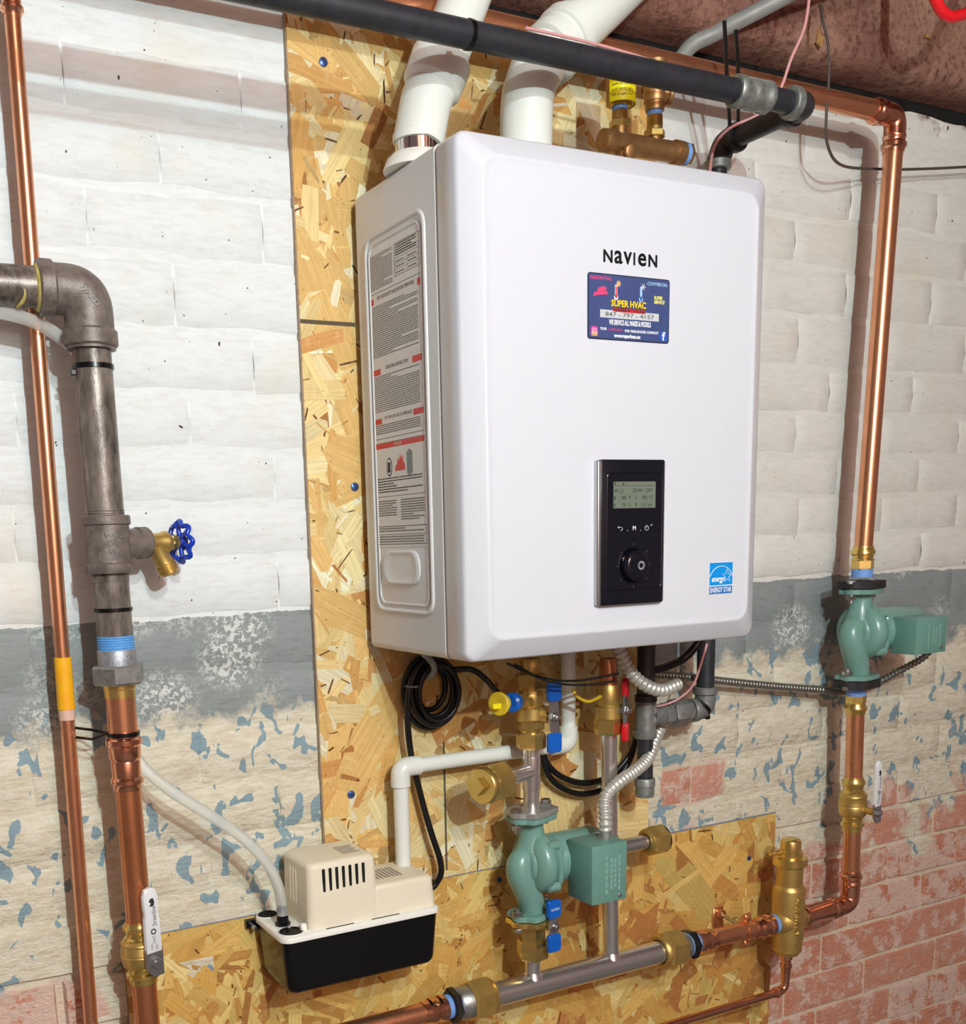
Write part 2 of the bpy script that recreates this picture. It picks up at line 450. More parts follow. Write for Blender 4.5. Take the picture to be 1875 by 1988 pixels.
def text(s, o, right, up, size, m, parent, name='lettering', width=None, height=None, **kw):
    me = text_mesh(s, size, **kw)
    if height:
        ys = [q.co.y for q in me.vertices]; k = height / (max(ys) - min(ys)); mid = (max(ys) + min(ys)) / 2
        me.transform(Matrix.Diagonal((1, k, 1, 1)) @ Matrix.Translation((0, -mid, 0)))
    if width and len(me.vertices):
        xs = [q.co.x for q in me.vertices]; k = width / max(1e-6, max(xs) - min(xs)); mid = (max(xs) + min(xs)) / 2
        me.transform(Matrix.Diagonal((k, 1, 1, 1)) @ Matrix.Translation((-mid, 0, 0)))
    r = Vector(right).normalized(); u = Vector(up).normalized(); n = r.cross(u)
    M = Matrix((r, u, n)).transposed().to_4x4(); M.translation = Vector(o)
    me.transform(M)
    return link(name, me, m, parent, False)
def rrect(w, h, r, n=5):
    out = []
    for cx, cy, a0 in ((w / 2 - r, h / 2 - r, 0), (-w / 2 + r, h / 2 - r, pi / 2), (-w / 2 + r, -h / 2 + r, pi), (w / 2 - r, -h / 2 + r, 3 * pi / 2)):
        for i in range(n + 1): out.append((cx + r * cos(a0 + pi / 2 * i / n), cy + r * sin(a0 + pi / 2 * i / n)))
    return out
def press(h0, r, L=0.034):   # profile of one pressed socket
    return [(h0, r * 1.02), (h0, r * 1.10), (h0 + .003, r * 1.12), (h0 + .005, r * 1.24), (h0 + .010, r * 1.24), (h0 + .012, r * 1.12), (h0 + .016, r * 1.10), (h0 + L, r * 1.10)]
def press_sleeve(mb, a, b, r):
    """sleeve from a to b with a pressed bead near each end"""
    a, b = Vector(a), Vector(b); L = (b - a).length; e = r * 1.10; k = r * 1.25
    mb.lathe(a, b - a, [(0, r), (0, e), (.004, e), (.006, k), (.012, k), (.014, e), (L * .5 - .004, e * 1.0), (L * .5, e * .97), (L * .5 + .004, e), (L - .014, e), (L - .012, k), (L - .006, k), (L - .004, e), (L, e), (L, r)], 28)
    return mb

# ================================================================== STRUCTURE
WALL = 0.012            # plane of the masonry; the boards' face is y = 0
W, H = 0.5496, 0.695    # boiler

# ---- masonry wall: mortar bed with every brick laid on it
COURSES = [1.0, 0.955, 0.862, 0.771, 0.682, 0.588, 0.490, 0.400, 0.318, 0.237, 0.154, 0.0665]
while COURSES[-1] > -1.30: COURSES.append(COURSES[-1] - 0.0905)
mb = MB()
NX = 60
top = [(-1.3 + 3.7 * i / NX, 0.999 + random.uniform(-.010, .005)) for i in range(NX + 1)]
mb.rings([[(x, WALL, -1.35) for x, z in top], [(x, WALL, z) for x, z in top], [(x, WALL + .012, z) for x, z in top], [(x, WALL + .013, -1.35) for x, z in top]], False, False)
wall = mb.build('wall_back', 'mortar_wall', None, False)
tag(wall, 'old painted brick wall with grey stripe and bare brick near the floor', 'wall', kind='structure')
def brick_mesh(x0, x1, z0, z1, proud, painted):
    j = lambda a: random.uniform(-a, a)
    g = 0.003 if painted else 0.005
    bv = 0.007 if painted else 0.0045
    gx_ = 0.0004 if painted else g; bx = 0.004 if painted else bv
    nx, nz = (7, 2) if painted else (4, 2)
    xs = [x0 + gx_ + (x1 - x0 - 2 * gx_) * i / nx for i in range(nx + 1)]; zs = [z0 + g + (z1 - z0 - 2 * g) * i / nz for i in range(nz + 1)]
    tilt, tx = (random.uniform(-.0014, .0002), j(.0005)) if painted else (j(.0012), j(.0012))
    V_ = []; F_ = []; n = nx + 1
    for k, zz in enumerate(zs):
        wob = 0.0
        for i, xx in enumerate(xs):
            ex = (1 if i == 0 else -1 if i == nx else 0); ez = (1 if k == 0 else -1 if k == nz else 0)
            wob = wob * .5 + j(.0032 if painted else .0018)
            yy = WALL - proud + tilt * (k - 1) + tx * (i - nx / 2) / 2 + j(.0005)
            V_.append((xx + ex * bx + (j(.0015) if ex == 0 else 0), yy, zz + ez * bv + wob))
    for k in range(nz):
        for i in range(nx): F_.append((k * n + i, k * n + i + 1, (k + 1) * n + i + 1, (k + 1) * n + i))
    rim = [i for i in range(n)] + [k * n + nx for k in range(1, nz)] + [nz * n + i for i in range(nx, -1, -1)] + [k * n for k in range(nz - 1, 0, -1)]
    base = len(V_)
    for i in rim:
        q = V_[i]; kx = i % n; kz = i // n
        sidey = painted and 0 < kz < nz
        V_.append((q[0] - (bx if kx == 0 else -bx if kx == nx else 0), q[1] + .0010 if sidey else WALL + .002, q[2] - (bv if kz == 0 else -bv if kz == nz else 0)))
    for a in range(len(rim)):
        b2 = (a + 1) % len(rim); F_.append((rim[b2], rim[a], base + a, base + b2))
    me = bpy.data.meshes.new('brick'); me.from_pydata(V_, [], F_); me.update(); return me
nb = 0
for ci in range(len(COURSES) - 1):
    z1, z0 = COURSES[ci], COURSES[ci + 1]
    if z0 < -1.14: break
    off = 0.104 + (0.0 if ci % 2 else 0.128) + random.uniform(-.015, .015)
    xa = -0.9 + (off % 0.256) - 0.256
    rowp = 0.0 if -.13 < z0 < .06 else random.choice((0, .0006, .0014, .0024))
    while xa < 2.2:
        L = 0.256 + random.uniform(-.008, .008); xb = xa + L
        # leave out bricks that stand wholly behind the boards
        hid = (xa > -0.085 and xb < 0.605 and z0 > -0.42 and z1 < 0.96) or (xa > -0.435 and xb < 0.96 and z1 < -0.45)
        vis_x = xb > -0.70 - (0.06 if z0 < 0 else 0) and xa < (1.62 if z0 > .4 else 1.75 if z0 > -.3 else 2.1)
        if not hid and vis_x:
            painted = z0 > -0.46
            me = brick_mesh(xa, xb, z0, z1, (0.0012 + rowp + random.uniform(0, .0010)) if painted else 0.0075 + random.uniform(0, .004), painted)
            o = link('brick', me, 'brick_wall', wall, True, 50); nb += 1
        xa = xb

# ---- timber on the wall head
mb = MB()
def rough_beam(mb, x0, x1, y0, y1, z0, z1, n=70):
    R = []
    for i in range(n + 1):
        x = x0 + (x1 - x0) * i / n; j = lambda a: random.uniform(-a, a)
        R.append([(x, y1 + j(.001), z0 + j(.003)), (x, y0 + .03, z0 + j(.003)), (x, y0 + .008 + j(.003), z0 + .006 + j(.003)), (x, y0 + j(.003), z0 + .022 + j(.004)), (x, y0 + j(.003), z0 + .14 + j(.003)), (x, y0 + .01, z1), (x, y1, z1)])
    mb.rings(R)
rough_beam(mb, -0.6, 2.3, -0.055, 0.16, 1.03, 1.36)
ceil = mb.build('ceiling', 'timber', None, True, 60)
tag(ceil, 'rough brown ceiling timber resting above the masonry', 'ceiling', kind='structure')
m2 = MB().box((-0.6, 0.026, 0.94), (2.3, 0.028, 1.028)); m2.build('gap_shade', 'dark_gap', ceil, False)  # near-black sheet paints the deep shade between wall head and timber
# pale broken splinter spots of the timber
sp = MB()
for (px, py, a, b) in ((1800, 72, .022, .009), (1590, 75, .018, .03)):
    c = P(px, py, -0.058)
    sp.prism([(-a * .5, -b * .3), (a * .2, -b * .5), (a * .5, b * .1), (0, b * .2), (-a * .35, b * .5)], c, (1, 0, 0), (0, 0, 1), 0.004)
sp.build('splinter', 'osb_core', ceil, False)
for jx in (-0.95, -0.45, 0.05, 0.55, 1.05, 1.55, 2.05):
    MB().box((jx - .03, -3.2, 1.36), (jx + .03, 0.16, 1.6)).build('joist', 'timber', ceil, False)
MB().box((-1.6, -3.2, 1.6), (2.6, 0.16, 1.63)).build('board_deck', 'timber', ceil, False)
fl = MB().box((-2.2, -3.2, -1.42), (2.6, 0.13, -1.35)).build('floor', 'floor_concrete', None, False)
tag(fl, 'plain concrete basement floor', 'floor', kind='structure')
wf = MB().box((-1.9, -3.3, -1.35), (2.3, -3.2, 1.36)).build('wall_bounce', 'bounce_wall_tint', None, False)  # unseen wall added for bounced fill and reflections in the metals
tag(wf, 'unseen far wall behind the viewer, added to bounce salmon light', 'wall', kind='structure')

# ---- strand boards screwed to the wall
OSB_COLS = [((246, 218, 152), 6), ((252, 232, 176), 5), ((238, 196, 122), 5), ((230, 178, 104), 3), ((254, 244, 208), 3.5), ((216, 156, 90), 1.6), ((186, 124, 70), .7), ((204, 170, 112), 1)]
OSB_LOW = [((234, 192, 108), 5), ((224, 176, 92), 5), ((240, 208, 128), 4), ((208, 154, 80), 3), ((182, 126, 66), 1.2), ((244, 220, 150), 2), ((200, 134, 74), 1.5), ((220, 190, 108), 2)]
def clip(poly, x0, x1, z0, z1):
    for ax, lim, sg in ((0, x0, 1), (0, x1, -1), (1, z0, 1), (1, z1, -1)):
        out = []
        for i in range(len(poly)):
            a, b = poly[i - 1], poly[i]; da = (a[ax] - lim) * sg; db = (b[ax] - lim) * sg
            if (da >= 0) != (db >= 0):
                k = da / (da - db); out.append(tuple(a[q] + (b[q] - a[q]) * k for q in range(4)))
            if db >= 0: out.append(b)
        poly = out
        if len(poly) < 3: return []
    return poly
def strand_board(name, label, x0, x1, z0, z1, n, cols, seed):
    rnd = random.Random(seed)
    t = thing(name, label, 'board', ((x0 + x1) / 2, 0, z0))
    MB().box((x0, 0.0, z0), (x1, 0.0115, z1), 0.0008, 1).build('core', 'osb_core', t)
    MB().box((x0 - .0008, 0.0004, z0), (x0 + .0004, 0.0112, z1)).build('sawn_edge', 'osb_edge', t, False)
    vs, fs, cs, uvs = [], [], [], []
    pal = [lin(c) for c, k in cols]; wt = [k for c, k in cols]
    for i in range(n):
        big = i / n
        cx, cz = rnd.uniform(x0 - .02, x1 + .02), rnd.uniform(z0 - .02, z1 + .02)
        r = rnd.random()
        if i < n * 0.30 or r > .93: L, B = rnd.uniform(.10, .24), rnd.uniform(.026, .075)
        elif r < 0.42: L, B = rnd.uniform(.04, .15), rnd.uniform(.008, .040)
        elif r < 0.66: L, B = rnd.uniform(.012, .05), rnd.uniform(.002, .006)
        else: L, B = rnd.uniform(.007, .022), rnd.uniform(.0012, .0034)
        an = rnd.choice((rnd.gauss(0.0, .5), rnd.gauss(pi / 2, .5), rnd.uniform(0, pi)))
        c = rnd.choices(pal, wt)[0]; k = rnd.uniform(.86, 1.1)
        if B < .0034 and rnd.random() < .7: c = lin((104, 64, 30)); k = rnd.uniform(.5, 1.1)
        c = (min(1, c[0] * k), min(1, c[1] * k), min(1, c[2] * k), 1)
        yy = -(0.00015 + 0.0011 * i / n)
        h, wd = L / 2, B / 2; uo = rnd.uniform(0, 50); vo = rnd.uniform(0, 50)
        loc = [(-h * rnd.uniform(.86, 1), -wd), (-h * .2, -wd * rnd.uniform(.9, 1.08)), (h * rnd.uniform(.8, 1), -wd * rnd.uniform(.7, 1)), (h, wd * rnd.uniform(-.5, .9)), (h * rnd.uniform(.6, .9), wd), (-h * .1, wd * rnd.uniform(.9, 1.06)), (-h, wd * rnd.uniform(.3, 1))]
        poly = [(cx + a * cos(an) - b * sin(an), cz + a * sin(an) + b * cos(an), a + uo, b + vo) for a, b in loc]
        poly = clip(poly, x0 + .0006, x1 - .0006, z0 + .0006, z1 - .0006)
        if len(poly) < 3: continue
        o = len(vs); lift = rnd.uniform(-.0004, .0002)
        vs += [(q[0], yy + lift * (q[2] - uo) / L, q[1]) for q in poly]; fs.append(tuple(range(o, o + len(poly))))
        cs.append(c); uvs.append([(q[2], q[3]) for q in poly])
    me = bpy.data.meshes.new('strands'); me.from_pydata(vs, [], fs); me.update()
    ca = me.color_attributes.new('Col', 'FLOAT_COLOR', 'CORNER'); ul = me.uv_layers.new(name='UVMap')
    for pi_, pol in enumerate(me.polygons):
        for q, li in enumerate(pol.loop_indices):
            ca.data[li].color = cs[pi_]; ul.data[li].uv = uvs[pi_][q]
    o = link('strands', me, 'osb', t, False); o['kind'] = 'stuff'
    return t
board_up = strand_board('strand_board', 'tall yellow strand board mounted behind the white boiler', -0.0915, 0.614, -0.430, 0.972, 4000, OSB_COLS, 3)
board_lo = strand_board('strand_board', 'wide low strand board with blue painted top edge behind black pump tank', -0.444, 0.968, -1.15, -0.4315, 4400, OSB_LOW, 5)
MB().box((-0.444, -0.0004, -0.4316), (0.968, 0.0116, -0.4296), 0.0004, 1).build('painted_edge', 'edge_paint', board_lo)
def screw(px, py, parent, r=0.0068, m='screw_blue', rot=0.6):
    c = P(px, py, -0.001); s_ = MB().lathe(c, (0, -1, 0), [(0, r), (.0022, r), (.0034, r * .6), (.0036, 0.0)], 18).build('screw_head', m, parent)
    sl = MB().box((-r * .8, -.0006, -r * .14), (r * .8, .0006, r * .14), M=Matrix.Translation(c + V(0, -.0034, 0)) @ Matrix.Rotation(rot, 4, 'Y')).build('slot', 'card_edge', s_, False)
for px, py, rt in ((627, 121, 1.0), (688, 945, .9), (681, 1542, .5)): screw(px, py, board_up, rot=rt)
for px, py in ((969, 1708), (1453, 1666)): screw(px, py, board_lo, .005)
pm = MB()
a, b = P(583, 622, -.0016), P(689, 632, -.0016)
pm.box((a.x, -.0018, a.z - .004), (b.x, -.0014, a.z + .002)); pm.build('pencil_mark', 'pencil', board_up, False); pm = MB()
for px, y0, y1 in ((861, 1440, 1690),):
    a, b = P(px, y0, -.0016), P(px + 3, y1, -.0016); pm.box((a.x - .0018, -.0018, b.z), (a.x + .0018, -.0014, a.z))
pm.build('pencil_mark', 'pencil', board_up, False)

# ================================================================== BOILER
YB, YS, YC, YF, CH = -0.02, -0.2746, -0.327, -0.344, 0.0323
boiler = thing('boiler', 'large white wall-mounted boiler with black control panel and rounded front', 'boiler', (W / 2, -0.18, 0.0))
def rr_ring(inset, y, r, n=7):
    return [(W / 2 + a, y, H / 2 + b) for a, b in rrect(W - 2 * inset, H - 2 * inset, r, n)]
mb = MB(); mb.rings([rr_ring(.004, YB, .010), rr_ring(0.0, YB - .004, .012), rr_ring(0, YS + .0045, .012), rr_ring(.0025, YS + .002, .012)])
body = mb.build('body', 'boiler_side', boiler)
mb = MB(); mb.rings([rr_ring(.004, YS + .003, .012), rr_ring(.004, YS - .003, .012)]); mb.build('seam', 'seam_dark', boiler)
mb = MB(); mb.rings([rr_ring(.003, YS - .0008, .013), rr_ring(0, YS - .003, .014), rr_ring(0, YC + .006, .016), rr_ring(.0010, YC + .001, .017), rr_ring(.0035, YC - .0018, .019),
    rr_ring(.0275, YF + .0012, .024), rr_ring(.0292, YF - .0002, .024), rr_ring(.0312, YF - .0010, .023), rr_ring(.0335, YF - .0010, .022), rr_ring(.0365, YF - .0001, .020), rr_ring(.042, YF, .016)])
cover = mb.build('front_cover', 'boiler_white', boiler, True, 60)
MB().box((.02, YB - .0005, .02), (W - .02, -0.001, H - .02), .002, 1).build('wall_bracket', 'zinc', boiler)
# pressed bead, knockout and instruction sheet on the left side
def SY(y, z, x=-0.0004): return V(x, y, z)
def side_loop(y0, y1, z0, z1, r, n=6): 
    return [V(0, (y0 + y1) / 2 + a, (z0 + z1) / 2 + b) for a, b in rrect(abs(y1 - y0), z1 - z0, r, n)]
lp = side_loop(-.2395, -.0565, .0655, .6225, .022); lp.append(lp[0]); lp.append(lp[1])
MB().tube(lp, .0036, 10, False).build('side_bead', 'boiler_side', body)
lp = side_loop(-.2290, -.0670, .0765, .6110, .018); lp.append(lp[0]); lp.append(lp[1])
MB().tube(lp, .0022, 8, False).build('side_bead', 'boiler_side', body)
R = [[V(x, -.1425 + a * k, .1325 + b * k) for a, b in rrect(.118, .052, .022)] for x, k in ((.001, 1.0), (-.0025, 1.0), (-.0042, .93), (-.0042, .86), (-.0030, .80), (-.0030, .5))]
MB().rings(R).build('knockout', 'boiler_side', body)
sheet = MB().box((-.0007, -.2290, .1640), (.0004, -.0650, .5990)).build('instruction_sheet', 'paper', body, False)
yr = -.0680; yl = -.2265   # text runs from the wall edge (yr) to the room edge (yl)
ink = MB(); soft = MB(); red = MB(); XS = -.0009
def sbox(mb, y0, y1, z0, z1): 
    mb.add([(XS, y0, z0), (XS, y1, z0), (XS, y1, z1), (XS, y0, z1)], [(0, 1, 2, 3)])
def sframe(mb, y0, y1, z0, z1, t=.0006):
    for a in ((y0, y1, z0, z0 + t), (y0, y1, z1 - t, z1), (y0, y0 + t * 1.3, z0, z1), (y1 - t * 1.3, y1, z0, z1)): sbox(mb, *a)
rnd = random.Random(11)
def para(z1, z0, pitch, ya=yr - .003, yb=yl + .004, mb=soft, hh=.46, fill=.96):
    z = z1
    while z - pitch > z0:
        y = ya; last = rnd.random() < .16; end = ya + (yb - ya) * (rnd.uniform(.3, .8) if last else fill)
        while y > end:
            wd = rnd.uniform(.0025, .0085); e = max(end, y - wd); sbox(mb, e, y, z - pitch * (.2 + hh), z - pitch * .2); y = e - .0011
        z -= pitch
sframe(ink, -.226, -.1495, .4960 + .056, .5965); 
for zz in (.583, .576, .568, .5605): sbox(ink, -.226, -.1495, zz, zz + .0004)
sbox(ink, -.1885, -.188, .552, .576)
para(.5955, .545, .0026, -.0685, -.1450)
para(.5955, .577, .0034, -.153, -.223, ink, .5, .9)
for zc in (.571, .564, .556): para(zc + .002, zc - .0022, .0034, -.153, -.186, soft, .5, .8); para(zc + .002, zc - .0022, .0034, -.191, -.223, soft, .5, .8)
sframe(ink, yl, yr, .3285, .5415)
para(.5235, .4465, .0030); para(.4220, .3650, .0030); para(.3500, .3330, .0030)
sframe(ink, yl, yr, .2410, .3185 + .004)
para(.2700, .2440, .0040, mb=ink, hh=.42)
para(.2360, .2080, .0036, -.071, -.135); para(.2360, .2010, .0036, -.146, -.224)
sframe(ink, yl, yr, .1680, .1960, .0009); sbox(ink, yl, yr, .1830, .1836)
para(.1940, .1845, .0038); para(.1815, .1695, .0038)
for y0, y1, z0, z1 in ((-.0775, -.0695, .5265, .5350), (-.2255, -.2165, .5265, .5360), (-.0930, -.0700, .4235, .4320), (-.2250, -.1960, .4255, .4345), (-.0920, -.0700, .3510, .3590), (-.2250, -.1950, .3530, .3615), (yl, yr, .3140, .3215)): sbox(red, y0, y1, z0, z1)
red.build('red_bar', 'red_print', sheet, False)['kind'] = 'stuff'
ink.build('small_print', 'ink', sheet, False)['kind'] = 'stuff'
soft.build('small_print', 'ink_soft', sheet, False)['kind'] = 'stuff'
SR, SU = (0, -1, 0), (0, 0, 1)
text('FOR YOUR SAFETY READ BEFORE OPERATING', V(XS, -.148, .5335), SR, SU, .0075, 'ink', sheet, width=.118)
text('OPERATING INSTRUCTION', V(XS, -.146, .4310), SR, SU, .0075, 'ink', sheet, width=.072)
text('TO TURN OFF GAS TO APPLIANCE', V(XS, -.146, .3585), SR, SU, .0070, 'ink', sheet, width=.09)
text('DANGER', V(XS - .0002, -.143, .3178), SR, SU, .0062, 'paper', sheet, width=.024)
# pictogram: drum, flames, appliance
dr = MB().prism([(.009 * cos(a * pi / 8), .014 * sin(a * pi / 8)) for a in range(16)], V(XS, -.112, .285), (0, -1, 0), (0, 0, 1), .0002).build('pictogram', 'ink', sheet, False)
MB().prism([(.0072 * cos(a * pi / 8), .0118 * sin(a * pi / 8)) for a in range(16)], V(XS - .0003, -.112, .285), (0, -1, 0), (0, 0, 1), .0002).build('pictogram', 'paper', sheet, False)
MB().prism([(-.004, -.008), (.004, -.008), (.005, .007), (-.004, .007)], V(XS - .0006, -.112, .285), (0, -1, 0), (0, 0, 1), .0002).build('pictogram', 'ink', sheet, False)
MB().prism([(-.017, -.010), (.016, -.010), (.014, 0), (.009, .003), (.010, .012), (.004, .006), (.001, .014), (-.003, .004), (-.008, .008), (-.009, 0), (-.014, -.003)], V(XS, -.148, .288), (0, -1, 0), (0, 0, 1), .0002).build('pictogram', 'red_print', sheet, False)
MB().prism([(-.008, -.015), (0, -.019), (.009, -.015), (.009, .015), (0, .019), (-.008, .015)], V(XS, -.178, .288), (0, -1, 0), (0, 0, 1), .0002).build('pictogram', 'grey_print', sheet, False)

# control panel
FY = YF - .0005
def front(x, z, d=0.0): return V(x, FY - d, z)
RT, UP = (1, 0, 0), (0, 0, 1)
cx0, cx1, cz0, cz1 = .2128, .3375, .0690, .2790
panel = MB().box((cx0 + .005, FY - .010, cz0), (cx1 - .003, FY + .006, cz1), .0018, 2).build('control_panel', 'panel_black', boiler)
MB().box((cx0 - .001, FY - .0085, cz0 + .0005), (cx0 + .0085, FY + .005, cz1 - .0005), .003, 3).build('trim_strip', 'silver', panel)
MB().box((cx1 - .0052, FY - .0085, cz0 + .0005), (cx1 + .0004, FY + .005, cz1 - .0005), .0024, 3).build('trim_strip', 'silver', panel)
D = .0101
def floop(x0, x1, z0, z1, r, d, n=4): return [front((x0 + x1) / 2 + a, (z0 + z1) / 2 + b, d) for a, b in rrect(x1 - x0, z1 - z0, r, n)]
lp = floop(.2280, .3300, .0910, .2600, .006, D); lp += lp[:2]
MB().tube(lp, .0007, 6, False).build('panel_line', 'panel_gloss', panel)
MB().rings([floop(.2290, .3290, .0920, .2590, .005, D - .0006), floop(.2290, .3290, .0920, .2590, .005, D + .0004), ]).build('face_plate', 'panel_gloss', panel)
D += .0006
scr = MB().rings([floop(.2385, .3170, .2095, .2475, .001, D - .0004), floop(.2385, .3170, .2095, .2475, .001, D + .0003)]).build('display', 'lcd', panel, False)
def lcd(s, x, z, size=.0072, **k): text(s, front(x, z, D + .0006), RT, UP, size, 'lcd_ink', scr, 'display_text', **k)
MB().box((.2390, FY - D - .0007, .2415), (.3165, FY - D - .0005, .2419)).build('display_line', 'lcd_ink', scr, False)
MB().box((.2405, FY - D - .0007, .2432), (.2425, FY - D - .0005, .2465)).build('display_mark', 'lcd_ink', scr, False)
MB().box((.2545, FY - D - .0007, .2432), (.2580, FY - D - .0005, .2458)).build('display_mark', 'lcd_ink', scr, False)
lcd('IN', .2440, .2345); lcd('DHW', .2835, .2345); lcd('OFF', .3040, .2345)
hp = MB().tube([front(.2515, .2320, D + .0006), front(.2515, .2350, D + .0006), front(.2540, .2375, D + .0006), front(.2565, .2350, D + .0006), front(.2565, .2320, D + .0006), front(.2515, .2320, D + .0006)], .0003, 4).build('display_mark', 'lcd_ink', scr, False)
lcd('180', .2570, .2245); lcd('°F', .2680, .2245); lcd('180', .2955, .2245); lcd('°F', .3080, .2245)
lcd('79', .2575, .2140); lcd('°F', .2680, .2140); lcd('P', .2805, .2140, .008); lcd('15.3 psi', .3000, .2140, .007)
MB().tube([front(.2785, .2220, D + .0006), front(.2795, .2255, D + .0006), front(.2830, .2262, D + .0006)], .0004, 4).build('display_mark', 'lcd_ink', scr, False)
for zz in (.2245, .2140): MB().box((.2398, FY - D - .0007, zz - .0025), (.2418, FY - D - .0005, zz + .0025)).build('display_mark', 'lcd_ink', scr, False)
text('M', front(.2775, .1805, D + .0003), RT, UP, .0085, 'icon_white', panel, 'button_icon', weight=.0002)
arr = MB().tube([front(.2520 + .0035 * cos(a) , .1800 + .0024 * sin(a), D + .0002) for a in [pi * (.5 - i / 8) for i in range(9)]] , .0004, 5)
arr.cyl(front(.2520, .1824, D + .0002), front(.2488, .1824, D + .0002), .0004, 5); arr.prism([(-.0022, 0), (0, -.0018), (0, .0018)], front(.2490, .1824, D + .0002), RT, UP, -.0003)
arr.build('button_icon', 'icon_white', panel, False)
pw = MB().tube([front(.3010 + .0034 * cos(a), .1803 + .0034 * sin(a), D + .0002) for a in [pi * .5 + .6 + (2 * pi - 1.2) * i / 14 for i in range(15)]], .0004, 5)
pw.cyl(front(.3010, .1805, D + .0002), front(.3010, .1850, D + .0002), .0004, 5); pw.cyl(front(.3085, .1830, D + .0002), front(.3115, .1856, D + .0002), .0005, 5); pw.build('button_icon', 'icon_white', panel, False)
for xx in (.2650, .2895): MB().cyl(front(xx, .1772, D), front(xx, .1772, D + .0004), .0007, 8).build('button_dot', 'icon_white', panel, False)
kc = front(.2772, .1262, D - .0006)
MB().lathe(kc, (0, -1, 0), [(0, .0285), (.0006, .0285), (.001, .0275), (.0004, .0255)], 48).build('dial_ring', 'panel_gloss', panel)
knob = MB().lathe(kc, (0, -1, 0), [(0, .0235), (.006, .0232), (.010, .0222), (.0125, .0195), (.0132, .016), (.0125, .008), (.0122, 0)], 48).build('knob', 'panel_gloss', panel)
sun = MB()
for i in range(16):
    a = 2 * pi * i / 16; sun.cyl(kc + V(.004 + .0038 * cos(a), -.0131, .0000 + .0038 * sin(a)), kc + V(.004 + .0066 * cos(a), -.0135, .0066 * sin(a)), .0004, 5)
sun.build('knob_mark', 'icon_white', knob, False)['kind'] = 'stuff'
for dg in (90, 40, 140, -40, -140, -90, 180, 0):
    a = radians(dg); MB().cyl(kc + V(.029 * cos(a), -.0008, .029 * sin(a)), kc + V(.033 * cos(a), -.0008, .033 * sin(a)), .0004, 5).build('dial_mark', 'icon_dim', panel, False)
# maker's name
def name_mesh():
    zc = .5555
    for s, x, wd, hh in (('N', .2350, .0160, .0165), ('a', .2535, .0145, .0225), ('v', .2700, .0150, .0225), ('ı', .2818, .0030, .0225), ('e', .2960, .0150, .0225), ('N', .3155, .0160, .0165)):
        text(s, front(x, zc, .0004), RT, UP, hh * 1.38, 'logo_black', boiler, 'brand_letter', width=wd, height=.0172 if s in 'ae' else .0166, weight=.0005 if s != 'ı' else 0)
name_mesh()
# contractor's sticker
sx0, sx1, sz0, sz1 = .1995, .3470, .4442, .5320
card = MB().rings([floop(sx0, sx1, sz0, sz1, .004, .0), floop(sx0, sx1, sz0, sz1, .004, .0006)]).build('sticker', 'card_edge', boiler, False)
MB().rings([floop(sx0 + .0015, sx1 - .0015, sz0 + .0015, sz1 - .0015, .003, .0005), floop(sx0 + .0015, sx1 - .0015, sz0 + .0015, sz1 - .0015, .003, .0008)]).build('sticker_face', 'card', card, False)
CD = .0010
def ct(s, x, z, size, m, width, **k): text(s, front(x, z, k.pop('d', CD)), RT, UP, size, m, card, 'lettering', width=width, **k)
SWd, SHd = sx1 - sx0, sz1 - sz0
def cu(u): return sx0 + u * SWd
def cv(v): return sz1 - v * SHd
ct('RESIDENTIAL', cu(.155), cv(.075), .0060, 'card_pink', .038, weight=.0001)
ct('COMMERCIAL', cu(.845), cv(.090), .0064, 'card_blue', .038, weight=.0001)
ct('SUPER HVAC', cu(.49), cv(.445), .0120, 'ink', .0645, weight=.0011, d=CD - .0001)
ct('SUPER HVAC', cu(.49), cv(.440), .0120, 'card_yellow', .063, weight=.0005, d=CD + .0002)
MB().box((cu(.30), FY - CD - .0002, cv(.565)), (cu(.695), FY - CD, cv(.505))).build('sticker_band', 'card_red', card, False)
ct('HEATING & COOLING', cu(.497), cv(.535), .0058, 'ink', .056, weight=.0002, d=CD + .0005)
MB().box((cu(.145), FY - CD - .0001, cv(.665)), (cu(.865), FY - CD + .0003, cv(.545))).build('sticker_band', 'card_grey', card, False)
ct('847 - 797 - 4157', cu(.505), cv(.612), .0082, 'ink', .088, d=CD + .0003)
ct('WE SERVICE ALL MAKES & MODELS', cu(.51), cv(.730), .0092, 'card_white', .076, weight=.0004)
ct('YOUR', cu(.185), cv(.838), .0048, 'card_white', .012, weight=.0002)
ct('SUPERHERO', cu(.335), cv(.843), .0046, 'card_pink', .026)
ct('FOR YEAR-ROUND COMFORT', cu(.655), cv(.848), .0048, 'card_white', .062, weight=.0002)
ct('www.superhvac.co', cu(.475), cv(.930), .0068, 'card_white', .048, weight=.0004)
ct('SUPER', cu(.855), cv(.300), .0062, 'card_lemon', .016, weight=.0003, shear=.2)
ct('SERVICE', cu(.870), cv(.365), .0062, 'card_lemon', .020, weight=.0003, shear=.2)
